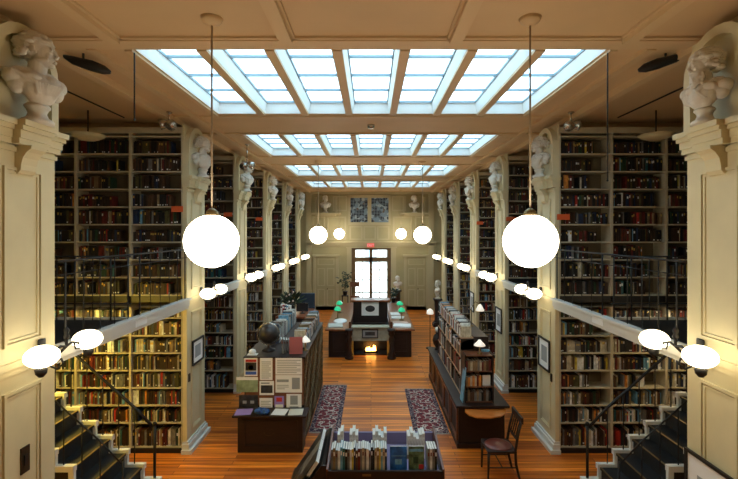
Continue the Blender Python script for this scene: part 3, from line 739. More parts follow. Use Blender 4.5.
# ------------------------------------------------------------------ ceiling bits
m = MB(); m.lathe([(.02, -.07), (.05, -.065), (.07, -.03), (.07, 0)], (0, 7.95, CEIL), 20)
tag(m.build('smoke_detector', CHROME, smooth=True), 'small round smoke detector on the ceiling between the first two skylights', 'smoke detector')
def spot(px, py, y, label, s):
    x = (px-371)*y/430; z = EYE-(py-232)*y/430
    t = thing('ceiling_spotlight', label, 'spotlight', (x, y, z), 'silver spotlights under the ceiling')
    m = MB(); m.tube([(x, y, CEIL), (x, y, z+.05)], .012, 8); m.lathe([(.05, 0), (.05, -.02), (.02, -.03)][::-1], (x, y, CEIL), 14); m.build('mount', CHROME, t, smooth=True)
    for d in (-1, 1):
        m = MB(); a = Vector((x+d*.05, y, z+.01)); dr = Vector((d*.5+s*.4, -.45, -.35)).normalized()
        m.tube([a-dr*.04, a, a+dr*.07, a+dr*.10], [.035, .07, .082, .086], 14); m.build('lamp_head', CHROME, t, smooth=True)
spot(169, 124, 7.1, 'silver twin spotlight under the ceiling before the left alcove', -1)
spot(571, 125, 7.1, 'silver twin spotlight under the ceiling before the right alcove', 1)
spot(247, 165, 9.7, 'silver spotlight farther back by the second left bust', 1)
for side, s, zb in (('left', -1, 5.06), ('right', 1, 4.4)):
    x = s*2.575
    m = MB(); m.tube([(x, 4.68, zb), (x, 4.68, CEIL-.03)], .008, 8); m.ell((x, 4.68, zb), .012, 8)
    tag(m.build('hanging_rod', IRON, smooth=True), 'thin black rod hanging beside the first skylight, %s side' % side, 'rod')
    # dark elongated fixture next to the first bust
    px, py = (84, 64) if s < 0 else (665, 62)
    y = 4.75; x = (px-371)*y/430; z = EYE-(py-232)*y/430
    t = thing('ceiling_fixture', 'black elongated ceiling fixture beside the nearest bust, %s side' % side, 'light fixture', (x, y, z))
    m = MB(); a = Vector((x-.16*-s*-1, y-.05, z+.03)); 
    m.tube([(x+s*.20, y-.05, z+.07), (x+s*.12, y, z+.04), (x-s*.05, y+.05, z), (x-s*.16, y+.1, z-.03), (x-s*.22, y+.12, z-.05)], [.015, .045, .06, .05, .02], 12); m.build('housing', BLACK, t, smooth=True)
    m = MB(); m.tube([(x+s*.02, y+.02, z+.03), (x+s*.02, y+.02, CEIL)], .012, 8); m.build('mount', BLACK, t, smooth=True)
    m = MB(); m.tube([(s*4.25, 4.6, CEIL-.012), (s*4.25, 7.4, CEIL-.012)], .012, 6); trim(m, BLACK)
    px = 88 if s < 0 else 656
    y = 7.0; x = (px-371)*y/430; z = EYE+(232-136)*y/430
    t = thing('dish_lamp', 'unlit shallow pale dish lamp under the ceiling of the nearest %s alcove' % side, 'ceiling lamp', (x, y, z))
    m = MB(); m.lathe([(.02, -.08), (.12, -.065), (.20, -.03), (.26, .02), (.25, .025), (.18, -.01), (.02, -.05)], (x, y, z), 28); m.build('dish', CREAM, t, smooth=True)
    m = MB(); m.tube([(x, y, z-.06), (x, y, CEIL)], .012, 8); m.build('stem', BRONZE, t, smooth=True)

# ------------------------------------------------------------------ framed pictures and plates on the pilasters
def pier_frame(side, k, yc, zc, w_, h, label, matf=BLACK):
    s = -1 if side == 'left' else 1; X = s*W
    t = thing('picture_frame', label, 'framed picture', (X-s*.03, yc, zc-h/2))
    m = MB(); f = .03; a, b = X-s*.024, X-s*.05
    m.box(a, b, yc-w_/2, yc+w_/2, zc-h/2, zc-h/2+f); m.box(a, b, yc-w_/2, yc+w_/2, zc+h/2-f, zc+h/2)
    m.box(a, b, yc-w_/2, yc-w_/2+f, zc-h/2+f, zc+h/2-f); m.box(a, b, yc+w_/2-f, yc+w_/2, zc-h/2+f, zc+h/2-f); m.build('frame', matf, t)
    m = MB(); m.box(a, X-s*.032, yc-w_/2+f, yc+w_/2-f, zc-h/2+f, zc+h/2-f); m.build('mount_board', PAPER, t)
    m = MB(); m.box(X-s*.032, X-s*.034, yc-w_/4, yc+w_/4, zc-h/4, zc+h/4); m.build('print', GREY, t)
pier_frame('left', 1, 7.87, 1.68, .50, .44, 'black framed print on the second left pilaster')
pier_frame('right', 1, 7.87, 1.62, .50, .56, 'black framed print on the second right pilaster')
pier_frame('right', 2, 10.68, 1.66, .5, .6, 'black framed print on the third right pilaster')
pier_frame('right', 3, 13.5, 1.66, .5, .6, 'black framed print on the fourth right pilaster')
pier_frame('right', 0, 4.02, 1.28, .62, .8, 'black framed notice on the nearest right pilaster at the lower right corner')
def plate(side, y, z, w_, h, label, n='switch_plate'):
    s = -1 if side == 'left' else 1; X = s*W
    t = thing(n, label, 'wall switch', (X, y, z-h/2)); m = MB(); m.box(X, X-s*.012, y-w_/2, y+w_/2, z-h/2, z+h/2); m.build('plate', BRONZE, t)
    m = MB(); m.box(X-s*.012, X-s*.02, y-w_/5, y+w_/5, z-h/5, z+h/5); m.build('rocker', BLACK, t)
plate('left', 3.97, 1.74, .10, .24, 'dark bronze switch plate low on the nearest left pilaster')
plate('left', 7.56, 1.28, .07, .14, 'dark switch plate under the framed print, second left pilaster')
plate('right', 7.62, 1.26, .07, .14, 'dark switch plate under the framed print, second right pilaster')
for side, s, py in (('left', -1, 313), ('right', 1, 318)):
    y = 430*3.14/(229 if s < 0 else 226); X = s*(W-.051); z = 2.63
    m = MB(); m.box(X, X-s*.006, y-.14, y+.14, z-.07, z+.06)
    tag(m.build('paper_label', PAPER), 'small white paper label on the %s gallery fascia' % side, 'label')

# ------------------------------------------------------------------ left display unit
X0, X1, YA, YB, H = -2.30, -1.22, 7.82, 10.80, 1.57
t = thing('display_desk', 'dark wooden desk cupboard below the poster board, left foreground', 'desk', ((X0+X1)/2, 7.6, 0))
m = MB(); m.box(-2.32, -1.19, 7.48, 7.80, 0, .63); m.build('body', DARKW, t)
m = MB(); m.box(-2.40, -1.12, 7.42, 7.80, .63, .66); m.build('top', DARKW, t)
m = MB(); frame(m, -2.24, -1.27, .08, .56, 7.465, 7.48, .05); m.build('front_panel', DARKW, t)
m = MB(); m.tube([(-1.86, 7.465, .36), (-1.83, 7.44, .33), (-1.77, 7.435, .32), (-1.71, 7.44, .33), (-1.68, 7.465, .36)], .005, 6); m.build('handle', BRONZE, t, smooth=True)
t = thing('book_display_case', 'long dark double-sided bookcase with books on top, left of the rug', 'bookcase', ((X0+X1)/2, (YA+YB)/2, 0))
m = MB(); m.box(X0, X1-.22, YA, YB, 0, H-.03); m.build('carcass', DARKW, t)
m = MB(); m.box(X0-.02, X1+.02, YA-.01, YB+.02, H-.03, H); m.build('top', DARKW, t)
for zz in (.08, .44, .80, 1.16):
    m = MB(); m.box(X1-.22, X1, YA+.03, YB-.03, zz-.02, zz); m.build('shelf', MIDW, t)
m = MB(); m.box(X1-.22, X1+.005, YA, YB, 0, .055); m.build('plinth', DARKW, t)
for yy in (YA, YA+.97, YA+1.95, YB-.03):
    m = MB(); m.box(X1-.22, X1+.005, yy, yy+.03, 0.055, H-.03); m.build('divider', DARKW, t)
m = MB(); st = .16
for u0 in [YA+i*st for i in range(-8, int(3/st)+1)]:       # brass lattice doors
    for sgn in (1, -1):
        a = Vector((X1+.012, u0, .08)); b = Vector((X1+.012, u0+1.44, 1.52))
        if sgn < 0: a.z, b.z = 1.52, .08
        lo, hi = YA, YB
        def clip(a, b):
            t0, t1 = max(0, (lo-a.y)/(b.y-a.y)), min(1, (hi-a.y)/(b.y-a.y))
            return (a.lerp(b, t0), a.lerp(b, t1)) if t1 > t0+.02 else None
        c = clip(a, b)
        if c: m.tube(c, .006, 4)
lt = m.build('brass_lattice', mat('lattice_brass', (.16, .10, .04), .4, .6), t)
m = stuffU
for zz in (.08, .44, .80, 1.16):
    y = YA+.05
    while y < YB-.08:
        th = random.uniform(.03, .05); h = random.uniform(.22, .3)
        if abs((y-YA) % .975) > .02: m.box(X1-.20, X1-.02, y, y+th-.002, zz, zz+h, BKN.index(random.choice(['brown', 'tan', 'dark brown', 'dark red', 'olive'])))
        y += th

def poster(px0, px1, py0, py1, label, mt, ytop=YA-.022, blocks=()):
    y = ytop; k = y/430; x0, x1 = (px0-371)*k, (px1-371)*k; z1, z0 = EYE-(py0-232)*k, EYE-(py1-232)*k
    t = thing('poster', label, 'poster', ((x0+x1)/2, y, z0), 'notices pinned on the board')
    m = MB(); m.box(x0, x1, y-.004, y, z0, z1); m.build('sheet', mt, t)
    for (u0, u1, v0, v1, mm) in blocks:
        m = MB(); m.box(x0+(x1-x0)*u0, x0+(x1-x0)*u1, y-.006, y-.004, z0+(z1-z0)*v0, z0+(z1-z0)*v1); m.build('printed_block', mm, t)
REDP = mat('red_ink', (.5, .03, .03), .7); BLUP = mat('blue_ink', (.05, .12, .5), .7); YELP = mat('yellow_ink', (.7, .5, .05), .7); GRNP = mat('green_photo', (.28, .36, .22), .7, var=.5, vscale=6)
PINK = mat('rose_card', (.42, .12, .13), .7); PURP = mat('purple_leaflet', (.32, .22, .55), .7); BLKP = mat('black_photo', (.03, .03, .035), .5, var=.8, vscale=8)
lines = lambda a, b, n, u0=.12, u1=.88: [(u0, u1 if i % 3 else u1-.15, a+(b-a)*i/n, a+(b-a)*i/n+.35*(b-a)/n, GREY) for i in range(n)]
m = MB(); m.box(X0+.02, X1-.0, YA-.02, YA-.001, .70, H-.035)
tag(m.build('notice_board', MIDW), 'brown notice board on the end of the left display case', 'notice board')
poster(244.5, 257.5, 358, 376, 'red, blue and yellow poster at the top left of the notice board', PAPER, blocks=[(.08, .92, .78, .92, REDP), (.08, .92, .3, .76, BLKP), (.3, .7, .35, .6, YELP), (.08, .92, .08, .26, BLUP), (.1, .2, .3, .76, REDP)])
poster(236.5, 258, 377, 392, 'green landscape photograph on the left edge of the notice board', GRNP, blocks=[(0, 1, .8, 1, PAPER)])
poster(260, 272.5, 358, 380, 'tall white text sheet in the upper middle of the notice board', PAPER, blocks=lines(.08, .9, 9))
poster(259.5, 274, 381, 395, 'white sheet with a dark photograph in the middle of the notice board', PAPER, blocks=[(.1, .9, .15, .7, BLKP), (.1, .7, .8, .9, GREY)])
poster(275.5, 302, 358, 374.5, 'wide white text sheet at the top right of the notice board', PAPER, blocks=lines(.1, .95, 8, .06, .95))
poster(275.5, 302, 375, 392.5, 'white sheet with an oval engraving, right side of notice board', PAPER, blocks=lines(.2, .5, 3, .06, .5)+[(.62, .92, .2, .85, GREY), (.05, .5, .6, .75, GREY)])
poster(239, 258, 395, 409, 'black photographic card at the lower left of the notice board', BLKP, blocks=[(.2, .4, .4, .6, GREY), (.6, .8, .4, .6, GREY)])
poster(259.5, 272.5, 398, 410, 'pale text card in the lower middle of the notice board', PAPER, blocks=lines(.15, .85, 5))
poster(274.5, 284, 396, 410, 'purple and red picture card at the bottom of the notice board', PURP, blocks=[(.1, .9, .1, .4, PAPER), (.2, .8, .6, .9, REDP)])
poster(286.5, 301.5, 394, 409, 'white card with a line drawing, lower right of notice board', PAPER, blocks=[(.25, .75, .3, .9, GREY), (.2, .8, .1, .18, GREY)])
for (a, b, mt, lb, rot) in ((236, 252, PURP, 'purple leaflet lying on the left end of the desk top', .1), (273, 287, PAPER, 'white leaflet lying on the desk top in the middle', -.1), (289, 303, mat('cream_leaflet', (.6, .58, .5), .7), 'cream leaflet lying on the right end of the desk top', .05)):
    x = ((a+b)/2-371)*7.6/430; w_ = (b-a)*7.6/430
    M = Matrix.Translation((x, 7.59, .661)) @ Matrix.Rotation(rot, 4, 'Z')
    m = MB(); m.xbox(M, w_, .26, .006); o = tag(m.build('leaflet', mt), lb, 'leaflet', 'leaflets on the desk')
m = MB(); x = (262-371)*7.58/430
m.ell((x, 7.57, .69), (.14, .10, .05), 14)
for i in range(9): m.ell((x+random.uniform(-.1, .1), 7.56+random.uniform(-.08, .06), .70+random.uniform(-.01, .03)), (.05, .04, .03), 10)
tag(m.build('crumpled_cloth', mat('blue_cloth', (.03, .10, .32), .8, var=.5, vscale=14), smooth=True), 'crumpled blue cloth lying on the desk below the posters', 'cloth')

# things standing on the display case: individual books
def upbook(x, y, z, w_, th, h, c, label, group, lean=0, rz=0, cover=None, pages=True, spine='y'):
    """book standing on its tail. w_ = cover depth (local y), th = thickness (local x), spine at -y"""
    M = Matrix.Translation((x, y, z)) @ Matrix.Rotation(rz, 4, 'Z') @ Matrix.Rotation(lean, 4, 'Y')
    mm = cover or BKM[c]; e = .003
    if lean: M = Matrix.Translation((0, 0, abs(math.sin(lean))*th/2)) @ M
    def bxx(mb, x0, x1, y0, y1, z0, z1):
        vs = [M @ Vector(p) for p in ((x0, y0, z0), (x1, y0, z0), (x1, y1, z0), (x0, y1, z0), (x0, y0, z1), (x1, y0, z1), (x1, y1, z1), (x0, y1, z1))]
        mb.add(vs, [(0, 3, 2, 1), (4, 5, 6, 7), (0, 1, 5, 4), (1, 2, 6, 5), (2, 3, 7, 6), (3, 0, 4, 7)])
    mb = MB(); bxx(mb, -th/2, -th/2+e, -w_/2, w_/2, 0, h); bxx(mb, th/2-e, th/2, -w_/2, w_/2, 0, h); bxx(mb, -th/2+e, th/2-e, -w_/2, -w_/2+e, 0, h)
    o = tag(mb.build('book', mm, base=(x, y, z)), label, 'book', group)
    mb = MB(); bxx(mb, -th/2+e, th/2-e, -w_/2+e, w_/2-.006, .004, h-.006); mb.build('pages', PAGES, o)
    if h > .2 and th > .02 and not (c == 'white' and label.endswith('near trough')):
        mb = MB(); bxx(mb, -th/2+.006, th/2-.006, -w_/2-.001, -w_/2, h*.7, h*.85); mb.build('spine_label', PAPER if c not in ('white', 'cream', 'grey') else BKM['dark red'], o)
    return o
WT = {'white': 6, 'pale blue': 5, 'cream': 2, 'navy blue': 4, 'grey': 2, 'orange': 2, 'teal': 2, 'bright red': 1.5, 'black': 2.5, 'yellow': .7, 'tan': 1, 'dark red': 1, 'brown': 1, 'dark green': 1, 'olive': .3, 'dark brown': 1}
for (xc, y0, y1, rz, nm) in ((-1.40, 8.45, 10.7, PI/2, 'right row'), (-1.98, 8.75, 10.7, PI/2, 'left row')):
    y = y0; n = 0
    while y < y1:
        th = random.uniform(.045, .075); c = pick(WT)
        y += th/2
        upbook(xc, y, H, .22, th-.004, random.uniform(.24, .34) if nm == 'right row' else random.uniform(.28, .40), c, '%s book, %s from the near end, %s on the left display case' % (c, ordw(n), nm), 'books on the left display case', lean=0, rz=rz if nm == 'right row' else -PI/2)
        y += th/2+.001; n += 1
upbook(-1.40, 8.02, H, .035*7, .03, .31, 'x', 'rose pink book facing out on the near end of the display case', 'books on the left display case', rz=PI/2, cover=PINK)
for i in range(4):
    upbook(-1.66+.035*i-.02*i*0, 8.12+.06*i, H, .22, .03, .27-.02*i, 'grey', 'grey silver-backed book, %s of the slanting group beside the pink book' % ordw(i), 'books on the left display case', lean=-.12, rz=.25)
# globe
t = thing('terrestrial_globe', 'dark terrestrial globe on a ring stand on the left display case', 'globe', (-1.96, 8.25, H))
m = MB(); m.lathe([(.13, 0), (.13, .02), (.03, .05), (.02, .12)], (-1.96, 8.25, H), 20); m.build('stand', DARKW, t, smooth=True)
m = MB(); m.ell((-1.96, 8.25, H+.32), .19, 28); m.build('sphere', mat('globe_map', (.035, .03, .03), .3, var=.8, vscale=5), t, smooth=True)
m = MB(); m.tube([(-1.96+.21*math.cos(a*PI/16), 8.25-.02, H+.32+.21*math.sin(a*PI/16)) for a in range(33)], .010, 6); m.build('meridian_ring', CHROME, t, smooth=True)
m = MB(); m.ell((-2.2, 7.98, H+.05), (.07, .06, .05), 12); m.box(-2.28, -2.1, 7.9, 8.02, H, H+.01)
tag(m.build('paper_flower', PAPER, smooth=False), 'small white folded paper object at the left front corner of the display case', 'ornament')
def shade_lamp(x, y, z, label, r=.085, hh=.22):
    t = thing('shelf_lamp', label, 'lamp', (x, y, z), 'small lamps with white glass shades')
    m = MB(); m.lathe([(.05, 0), (.05, .012), (.012, .03), (.009, hh-.06)], (x, y, z), 14); m.build('stand', BRASS, t, smooth=True)
    m = MB(); m.lathe([(r, hh-.07), (r*.92, hh-.05), (r*.55, hh-.01), (r*.3, hh+.02), (.02, hh+.035)], (x, y, z), 20); m.build('lamp_shade', CERAMIC, t, smooth=True)
shade_lamp(-1.26, 8.25, H, 'small white shaded lamp at the near right corner of the left display case', .10, .24)

# second cabinet behind
t = thing('reading_desk', 'dark red wooden desk beyond the left display case', 'desk', (-2.2, 12.5, 0))
m = MB(); m.box(-2.6, -1.78, 12.0, 13.2, 0, 1.44); m.build('body', DARKW, t); m = MB(); m.box(-2.66, -1.72, 11.94, 13.26, 1.44, 1.48); m.build('top', REDW, t)
for i, c in enumerate(['white', 'bright red', 'navy blue', 'pale blue', 'white']):
    upbook(-2.52+.055*i, 12.2, 1.48, .22, .05, .32-.012*i, c, '%s book, %s from left, on the reading desk beyond the display case' % (c, ordw(i)), 'books on the reading desk')
t = thing('computer_monitor', 'dark computer monitor on the desk beyond the left display case', 'monitor', (-2.0, 12.5, 1.48))
m = MB(); m.box(-2.16, -1.82, 12.45, 12.48, 1.54, 1.78); m.build('screen', SCREEN, t); m = MB(); m.lathe([(.09, 0), (.09, .012), (.02, .02), (.02, .08)], (-1.99, 12.5, 1.48), 14); m.build('stand', BLACK, t, smooth=True)
t = thing('flower_arrangement', 'dark leafy arrangement with pale blossoms on the desk by left pilasters', 'plant', (-2.35, 12.75, 1.48))
m = MB(); m.lathe([(.05, 0), (.09, .05), (.10, .12), (.06, .2), (.07, .23)], (-2.35, 12.75, 1.48), 16); m.build('vase', BLACK, t, smooth=True)
m = MB(); R = random.Random(5)
for i in range(90):
    a = Vector((-2.35, 12.75, 1.68)); d = Vector((R.gauss(0, 1), R.gauss(0, 1)*.7, R.uniform(.1, 1.6))).normalized(); L = R.uniform(.15, .42)
    p = a+d*L; q = d.orthogonal().normalized()*.03; m.add([a+d*L*.5, p+q, p+d*.09, p-q], [(0, 1, 2, 3)])
m.build('foliage', LEAF, t)
m = MB()
for i in range(7): m.ell((-2.35+R.uniform(-.2, .25), 12.6+R.uniform(-.1, .1), 1.9+R.uniform(-.1, .2)), (.028, .028, .024), 8)
m.build('blossom', mat('pale_blossom', (.7, .55, .5), .7), t, smooth=True)
t = thing('blue_chair', 'dark blue upholstered high-backed chair behind the monitor', 'chair', (-2.05, 13.6, 0))
m = MB(); m.box(-2.3, -1.8, 13.75, 13.85, .5, 1.88); m.build('backrest', BLUEF, t, bevel=.03); m = MB(); m.box(-2.3, -1.8, 13.32, 13.75, .45, .55); m.build('seat', BLUEF, t, bevel=.02)
for a in (-2.26, -1.84):
    for b in (13.36, 13.78): m = MB(); m.box(a-.025, a+.025, b-.025, b+.025, 0, .45 if b < 13.5 else .5); m.build('leg', DARKW, t)

# ------------------------------------------------------------------ right unit: base cabinet + bookcase
t = thing('base_cabinet', 'long low panelled mahogany cabinet with desk end, right of the rug', 'cabinet', (1.96, 9.5, 0))
m = MB(); m.box(1.56, 2.38, 7.66, 11.4, 0, .74); m.build('body', DARKW, t)
m = MB(); m.box(1.50, 2.44, 7.56, 11.45, .74, .78); m.build('top', DARKW, t)
for i in range(5):
    a = 7.72+.74*i; m = MB()
    for (u0, u1, v0, v1) in ((a, a+.66, .10, .16), (a, a+.66, .62, .68), (a, a+.06, .16, .62), (a+.60, a+.66, .16, .62)): m.box(1.535, 1.56, u0, u1, v0, v1)
    m.build('panel', MIDW, t)
m = MB(); m.box(1.53, 2.41, 7.63, 11.42, 0, .08); m.build('plinth', DARKW, t)
m = MB(); N = 20; pts = [(1.72, 7.66)]
pts += [(1.70+.02*math.cos(a), 7.5) for a in (0,)]
pts = [(1.66, 7.60), (1.64, 7.50), (1.68, 7.36), (1.80, 7.27), (2.0, 7.25), (2.2, 7.31), (2.34, 7.44), (2.38, 7.60)]
m.prism(pts, 2, .69, .715); m.build('writing_leaf', ORGW, t)
m = MB(); m.box(1.70, 1.74, 7.5, 7.66, .64, .69); m.box(2.2, 2.24, 7.5, 7.66, .64, .69); m.build('leaf_bracket', DARKW, t)
t = thing('double_bookcase', 'dark double-sided bookcase standing on the right base cabinet', 'bookcase', (1.95, 9.3, .78))
BX0, BX1 = 1.68, 2.20; Z0 = .78
m = MB(); m.box(BX0+.24, BX1, 8.06, 10.8, Z0, 1.86); m.build('carcass', DARKW, t)
SZ = [Z0+.02, 1.15, 1.50, 1.86]
for zz in SZ:
    m = MB(); m.box(BX0, BX0+.24, 8.06, 10.8, zz-.02, zz); m.build('shelf', TANW, t)
m = MB(); m.box(BX0+.24, BX1, 8.06, 10.8, 1.86, 1.875); m.build('top', DARKW, t)
for yy in (8.04, 8.95, 9.87, 10.8): m = MB(); m.box(BX0, BX0+.24, yy, yy+.02, Z0+.02 if yy != 8.04 else Z0, 1.84); m.build('divider', DARKW, t)
for zz in (Z0+.015, 1.06, 1.34, 1.62):
    m = MB(); m.box(BX0+.02, BX1-.02, 7.72, 8.04, zz-.015, zz); m.build('shelf', MIDW, t)
for a in (BX0, BX1-.02): m = MB(); m.box(a, a+.02, 7.70, 8.04, Z0, 1.64); m.build('end_side', DARKW, t)
m = MB(); m.prism([(BX0, 1.64), (BX0, 1.72)]+[(BX0+.26+.26*math.cos(PI-PI*i/8), 1.72+.12*math.sin(PI*i/8)) for i in range(1, 8)]+[(BX1, 1.72), (BX1, 1.64)], 1, 8.04, 8.06); m.build('curved_back', DARKW, t)
# books in the right unit
n_ = 0
for j, zz in enumerate(SZ):
    y = 8.08; n = 0; wd = WT if j == 3 else WL
    while y < 10.75:
        th = random.uniform(.045, .07) if j < 3 else random.uniform(.05, .08)
        if any(y < d+.025 and y+th > d-.005 for d in (8.95, 9.87)) and j < 3: y = [d+.03 for d in (8.95, 9.87) if y < d+.025][0]; continue
        if y+th > 10.78: break
        c = pick(wd)
        if j < 2:
            h = random.uniform(.22, .30); stuffU.box(BX0+.015, BX0+.21, y, y+th-.002, zz, zz+h, BKN.index(c)); y += th+.001; continue
        y += th/2
        upbook(BX0+.11, y, zz, .19, th-.003, random.uniform(.22, .30) if j < 3 else random.uniform(.2, .29), c, '%s book, %s from the near end, %s of the right double bookcase' % (c, ordw(n), ['bottom shelf', 'second shelf', 'third shelf', 'open top'][j]), 'books on the %s of the right double bookcase' % ['bottom shelf', 'second shelf', 'third shelf', 'open top'][j], rz=-PI/2)
        y += th/2+.001; n += 1; n_ += 1
endb = 0
for j, zz in enumerate((Z0+.015, 1.06, 1.34)):
    x = BX0+.025; n = 0; lim = BX1-.03 if j != 1 else BX1-.2
    while x < lim-.045:
        th = random.uniform(.032, .045); c = random.choice(['cream', 'tan', 'brown', 'orange', 'cream', 'dark red', 'grey'] if j else ['grey', 'black', 'brown', 'tan'])
        upbook(x+th/2, 7.84, zz, .19, th-.002, random.uniform(.16, .20), c, '%s book, %s from left, %s end shelf of the right bookcase' % (c, ordw(n), ['lowest', 'middle', 'highest filled'][j]), 'books on the end shelves of the right bookcase'); x += th+.001; n += 1; endb += 1
print('right unit books', n_, endb)
m = MB(); m.box(2.02, 2.16, 7.78, 7.8, 1.062, 1.25); tag(m.build('display_card', PAPER), 'pale card leaning on the middle end shelf of the right bookcase', 'card')
shade_lamp(1.98, 7.84, 1.62, 'small white shaded lamp on the near end of the right bookcase', .105, .22)
m = MB(); m.box(2.06, 2.2, 7.95, 8.02, 1.62, 1.66); tag(m.build('book', BKM['pale blue']), 'bright blue book lying behind the lamp on the right bookcase end', 'book')
m = MB(); M = Matrix.Translation((1.63, 7.75, .80)) @ Matrix.Rotation(.1, 4, 'Y') 
m.xbox(M, .012, .22, .62); tag(m.build('standing_folder', BKM['pale blue']), 'tall pale blue folder leaning against the near end of the right bookcase', 'folder')
# lamps by the far end of right unit
t = thing('urn_lamp', 'dark urn with a white ball at the far end of the low cabinet', 'lamp', (1.74, 11.2, .78))
m = MB(); m.lathe([(.09, 0), (.09, .02), (.05, .05), (.11, .14), (.14, .25), (.11, .36), (.05, .42), (.06, .45)], (1.74, 11.2, .78), 20); m.build('urn', DARKW, t, smooth=True)
m = MB(); m.ell((1.74, 11.2, .78+.52), (.08, .08, .07), 16); m.build('glass_ball', MARBLEW, t, smooth=True)
x, y = 1.95, 14.2
t = thing('standing_lamp', 'slim standing lamp with a small white shade, right of the central desk', 'lamp', (x, y, 0))
m = MB(); m.lathe([(.14, 0), (.14, .02), (.02, .04), (.012, .1), (.012, 1.35)], (x, y, 0), 16); m.build('pole', BRONZE, t, smooth=True)
m = MB(); m.lathe([(.11, 1.13), (.12, 1.17), (.10, 1.25), (.03, 1.31)], (x, y, 0), 20); m.build('lamp_shade', CERAMIC, t, smooth=True)
# far lamp on bookcases at (484,310)
shade_lamp(1.98+.4, 9.3, 1.875, 'white shaded lamp standing farther along the right bookcase top', .11, .26) if False else None
t = thing('bracket_lamp', 'white glass lamp shade on an arm over the right bookcase', 'lamp', (2.1, 9.0, 1.875))
m = MB(); m.tube([(2.1, 9.0, 1.875), (2.1, 9.0, 2.25), (2.18, 9.0, 2.38), (2.28, 9.0, 2.33)], .009, 6); m.lathe([(.05, 0), (.05, .015), (.01, .02)], (2.1, 9.0, 1.875), 12); m.build('arm', BRASS, t, smooth=True)
m = MB(); m.lathe([(.09, 2.19), (.085, 2.22), (.05, 2.28), (.02, 2.33)], (2.28, 9.0, 0), 18); m.build('lamp_shade', CERAMIC, t, smooth=True)

# chair
t = thing('desk_chair', 'dark wooden chair with red leather seat beside the right desk', 'chair', (2.03, 6.83, 0))
m = MB(); m.box(1.80, 2.25, 6.62, 7.05, .42, .46); m.build('seat_frame', DARKW, t, bevel=.01)
m = MB(); m.ell((2.02, 6.835, .462), (.215, .205, .035), 20); m.build('seat', LEATHER, t, smooth=True)
for (a, b) in ((1.82, 6.64), (1.82, 7.03)): m = MB(); m.tube([(a, b, .42), (a-.01, b, 0)], [.022, .016], 8); m.build('leg', DARKW, t, smooth=True)
for b in (6.64, 7.03): m = MB(); m.tube([(2.30, b, 0), (2.24, b, .25), (2.23, b, .46), (2.27, b, .70), (2.34, b, .97)], [.018, .022, .022, .02, .016], 8); m.build('leg', DARKW, t, smooth=True)
m = MB()
for i in range(6): pass
m.box(2.31, 2.345, 6.60, 7.07, .88, .98); m.build('top_rail', DARKW, t, bevel=.01)
m = MB(); m.box(2.255, 2.275, 6.66, 7.01, .60, .64); m.build('cross_rail', DARKW, t)
for i in range(4): yy = 6.72+.077*i; m = MB(); m.tube([(2.262, yy, .64), (2.325, yy, .89)], .011, 6); m.build('spindle', DARKW, t)
for (p, q) in (((1.815, 6.64, .2), (2.25, 6.64, .2)), ((1.815, 7.03, .2), (2.25, 7.03, .2)), ((2.03, 6.64, .2), (2.03, 7.03, .2))): m = MB(); m.tube([p, q], .010, 6); m.build('stretcher', DARKW, t)

# ------------------------------------------------------------------ rugs
for side, x0, x1, y0, y1 in (('left', -1.20, -.60, 8.25, 10.75), ('right', .82, 1.50, 8.2, 10.5)):
    t = thing('rug', 'dark red patterned oriental runner rug on the %s side of the aisle' % side, 'rug', ((x0+x1)/2, (y0+y1)/2, 0), 'patterned runner rugs')
    m = MB(); m.box(x0, x1, y0, y1, 0.0, .006); m.build('border', RUGB, t)
    m = MB(); m.box(x0+.09, x1-.09, y0+.09, y1-.09, .006, .008); m.build('field', RUGF, t)
    for yy in (y0-.04, y1): m = MB(); m.box(x0+.01, x1-.01, yy, yy+.04, 0, .003); m.build('fringe', mat('fringe', (.3, .25, .2), .9), t)

# ------------------------------------------------------------------ near book trough
TX0, TX1, TY0, TY1, TZ = -.50, .83, 5.02, 5.78, 1.265
t = thing('book_trough', 'dark wooden table with a lavender lining full of books, bottom centre', 'book cart', ((TX0+TX1)/2, 5.4, 0))
m = MB(); m.box(TX0, TX1, TY0, TY1, TZ-.30, TZ-.27); m.build('shelf_board', DARKW, t)
m = MB(); m.box(TX0+.02, TX1-.02, TY0+.02, TY1-.02, TZ-.27, TZ-.262); m.build('lining', LAV, t)
m = MB(); m.box(TX0-.02, TX1+.02, TY0-.03, TY0, TZ-.40, TZ-.20); m.build('front_rail', DARKW, t, bevel=.006)
m = MB(); m.box(TX0-.02, TX1+.02, TY1, TY1+.03, TZ-.40, TZ-.12); m.build('back_rail', LAV, t)
for a in (TX0-.02, TX1): m = MB(); m.prism([(TY0-.03, TZ-.40), (TY0-.03, TZ-.18), (TY1+.03, TZ-.04), (TY1+.03, TZ-.40)], 0, a, a+.025); m.build('side_board', MIDW, t)
for a in (TX0+.03, TX1-.03):
    for b in (TY0+.03, TY1-.03): m = MB(); m.box(a-.03, a+.03, b-.03, b+.03, 0, TZ-.30); m.build('leg', DARKW, t)
m = MB(); m.box(.0-.1, .1-.1, TY0-.032, TY0-.03, TZ-.26, TZ-.235); m.build('brass_label', BRASS, t)
zb = TZ-.262; x = TX0+.03; n = 0
cols = ['grey', 'tan', 'grey', 'white', 'pale blue', 'teal', 'black', 'grey', 'white', 'yellow', 'navy blue', 'brown', 'dark red', 'grey', 'cream', 'grey', 'white', 'grey', 'black', 'black', 'cream', 'tan', 'yellow', 'pale blue', 'cream', 'navy blue', 'white', 'black']
G_ = 'books standing in the near trough'
for i, c in enumerate(cols):
    th = random.uniform(.018, .029); h = random.uniform(.27, .31)
    if x+th > .19: break
    upbook(x+th/2, TY0+.13, zb, .20, th, h, c, '%s book, %s from left in the front row of the near trough' % (c, ordw(n)), G_); x += th+.0012; n += 1
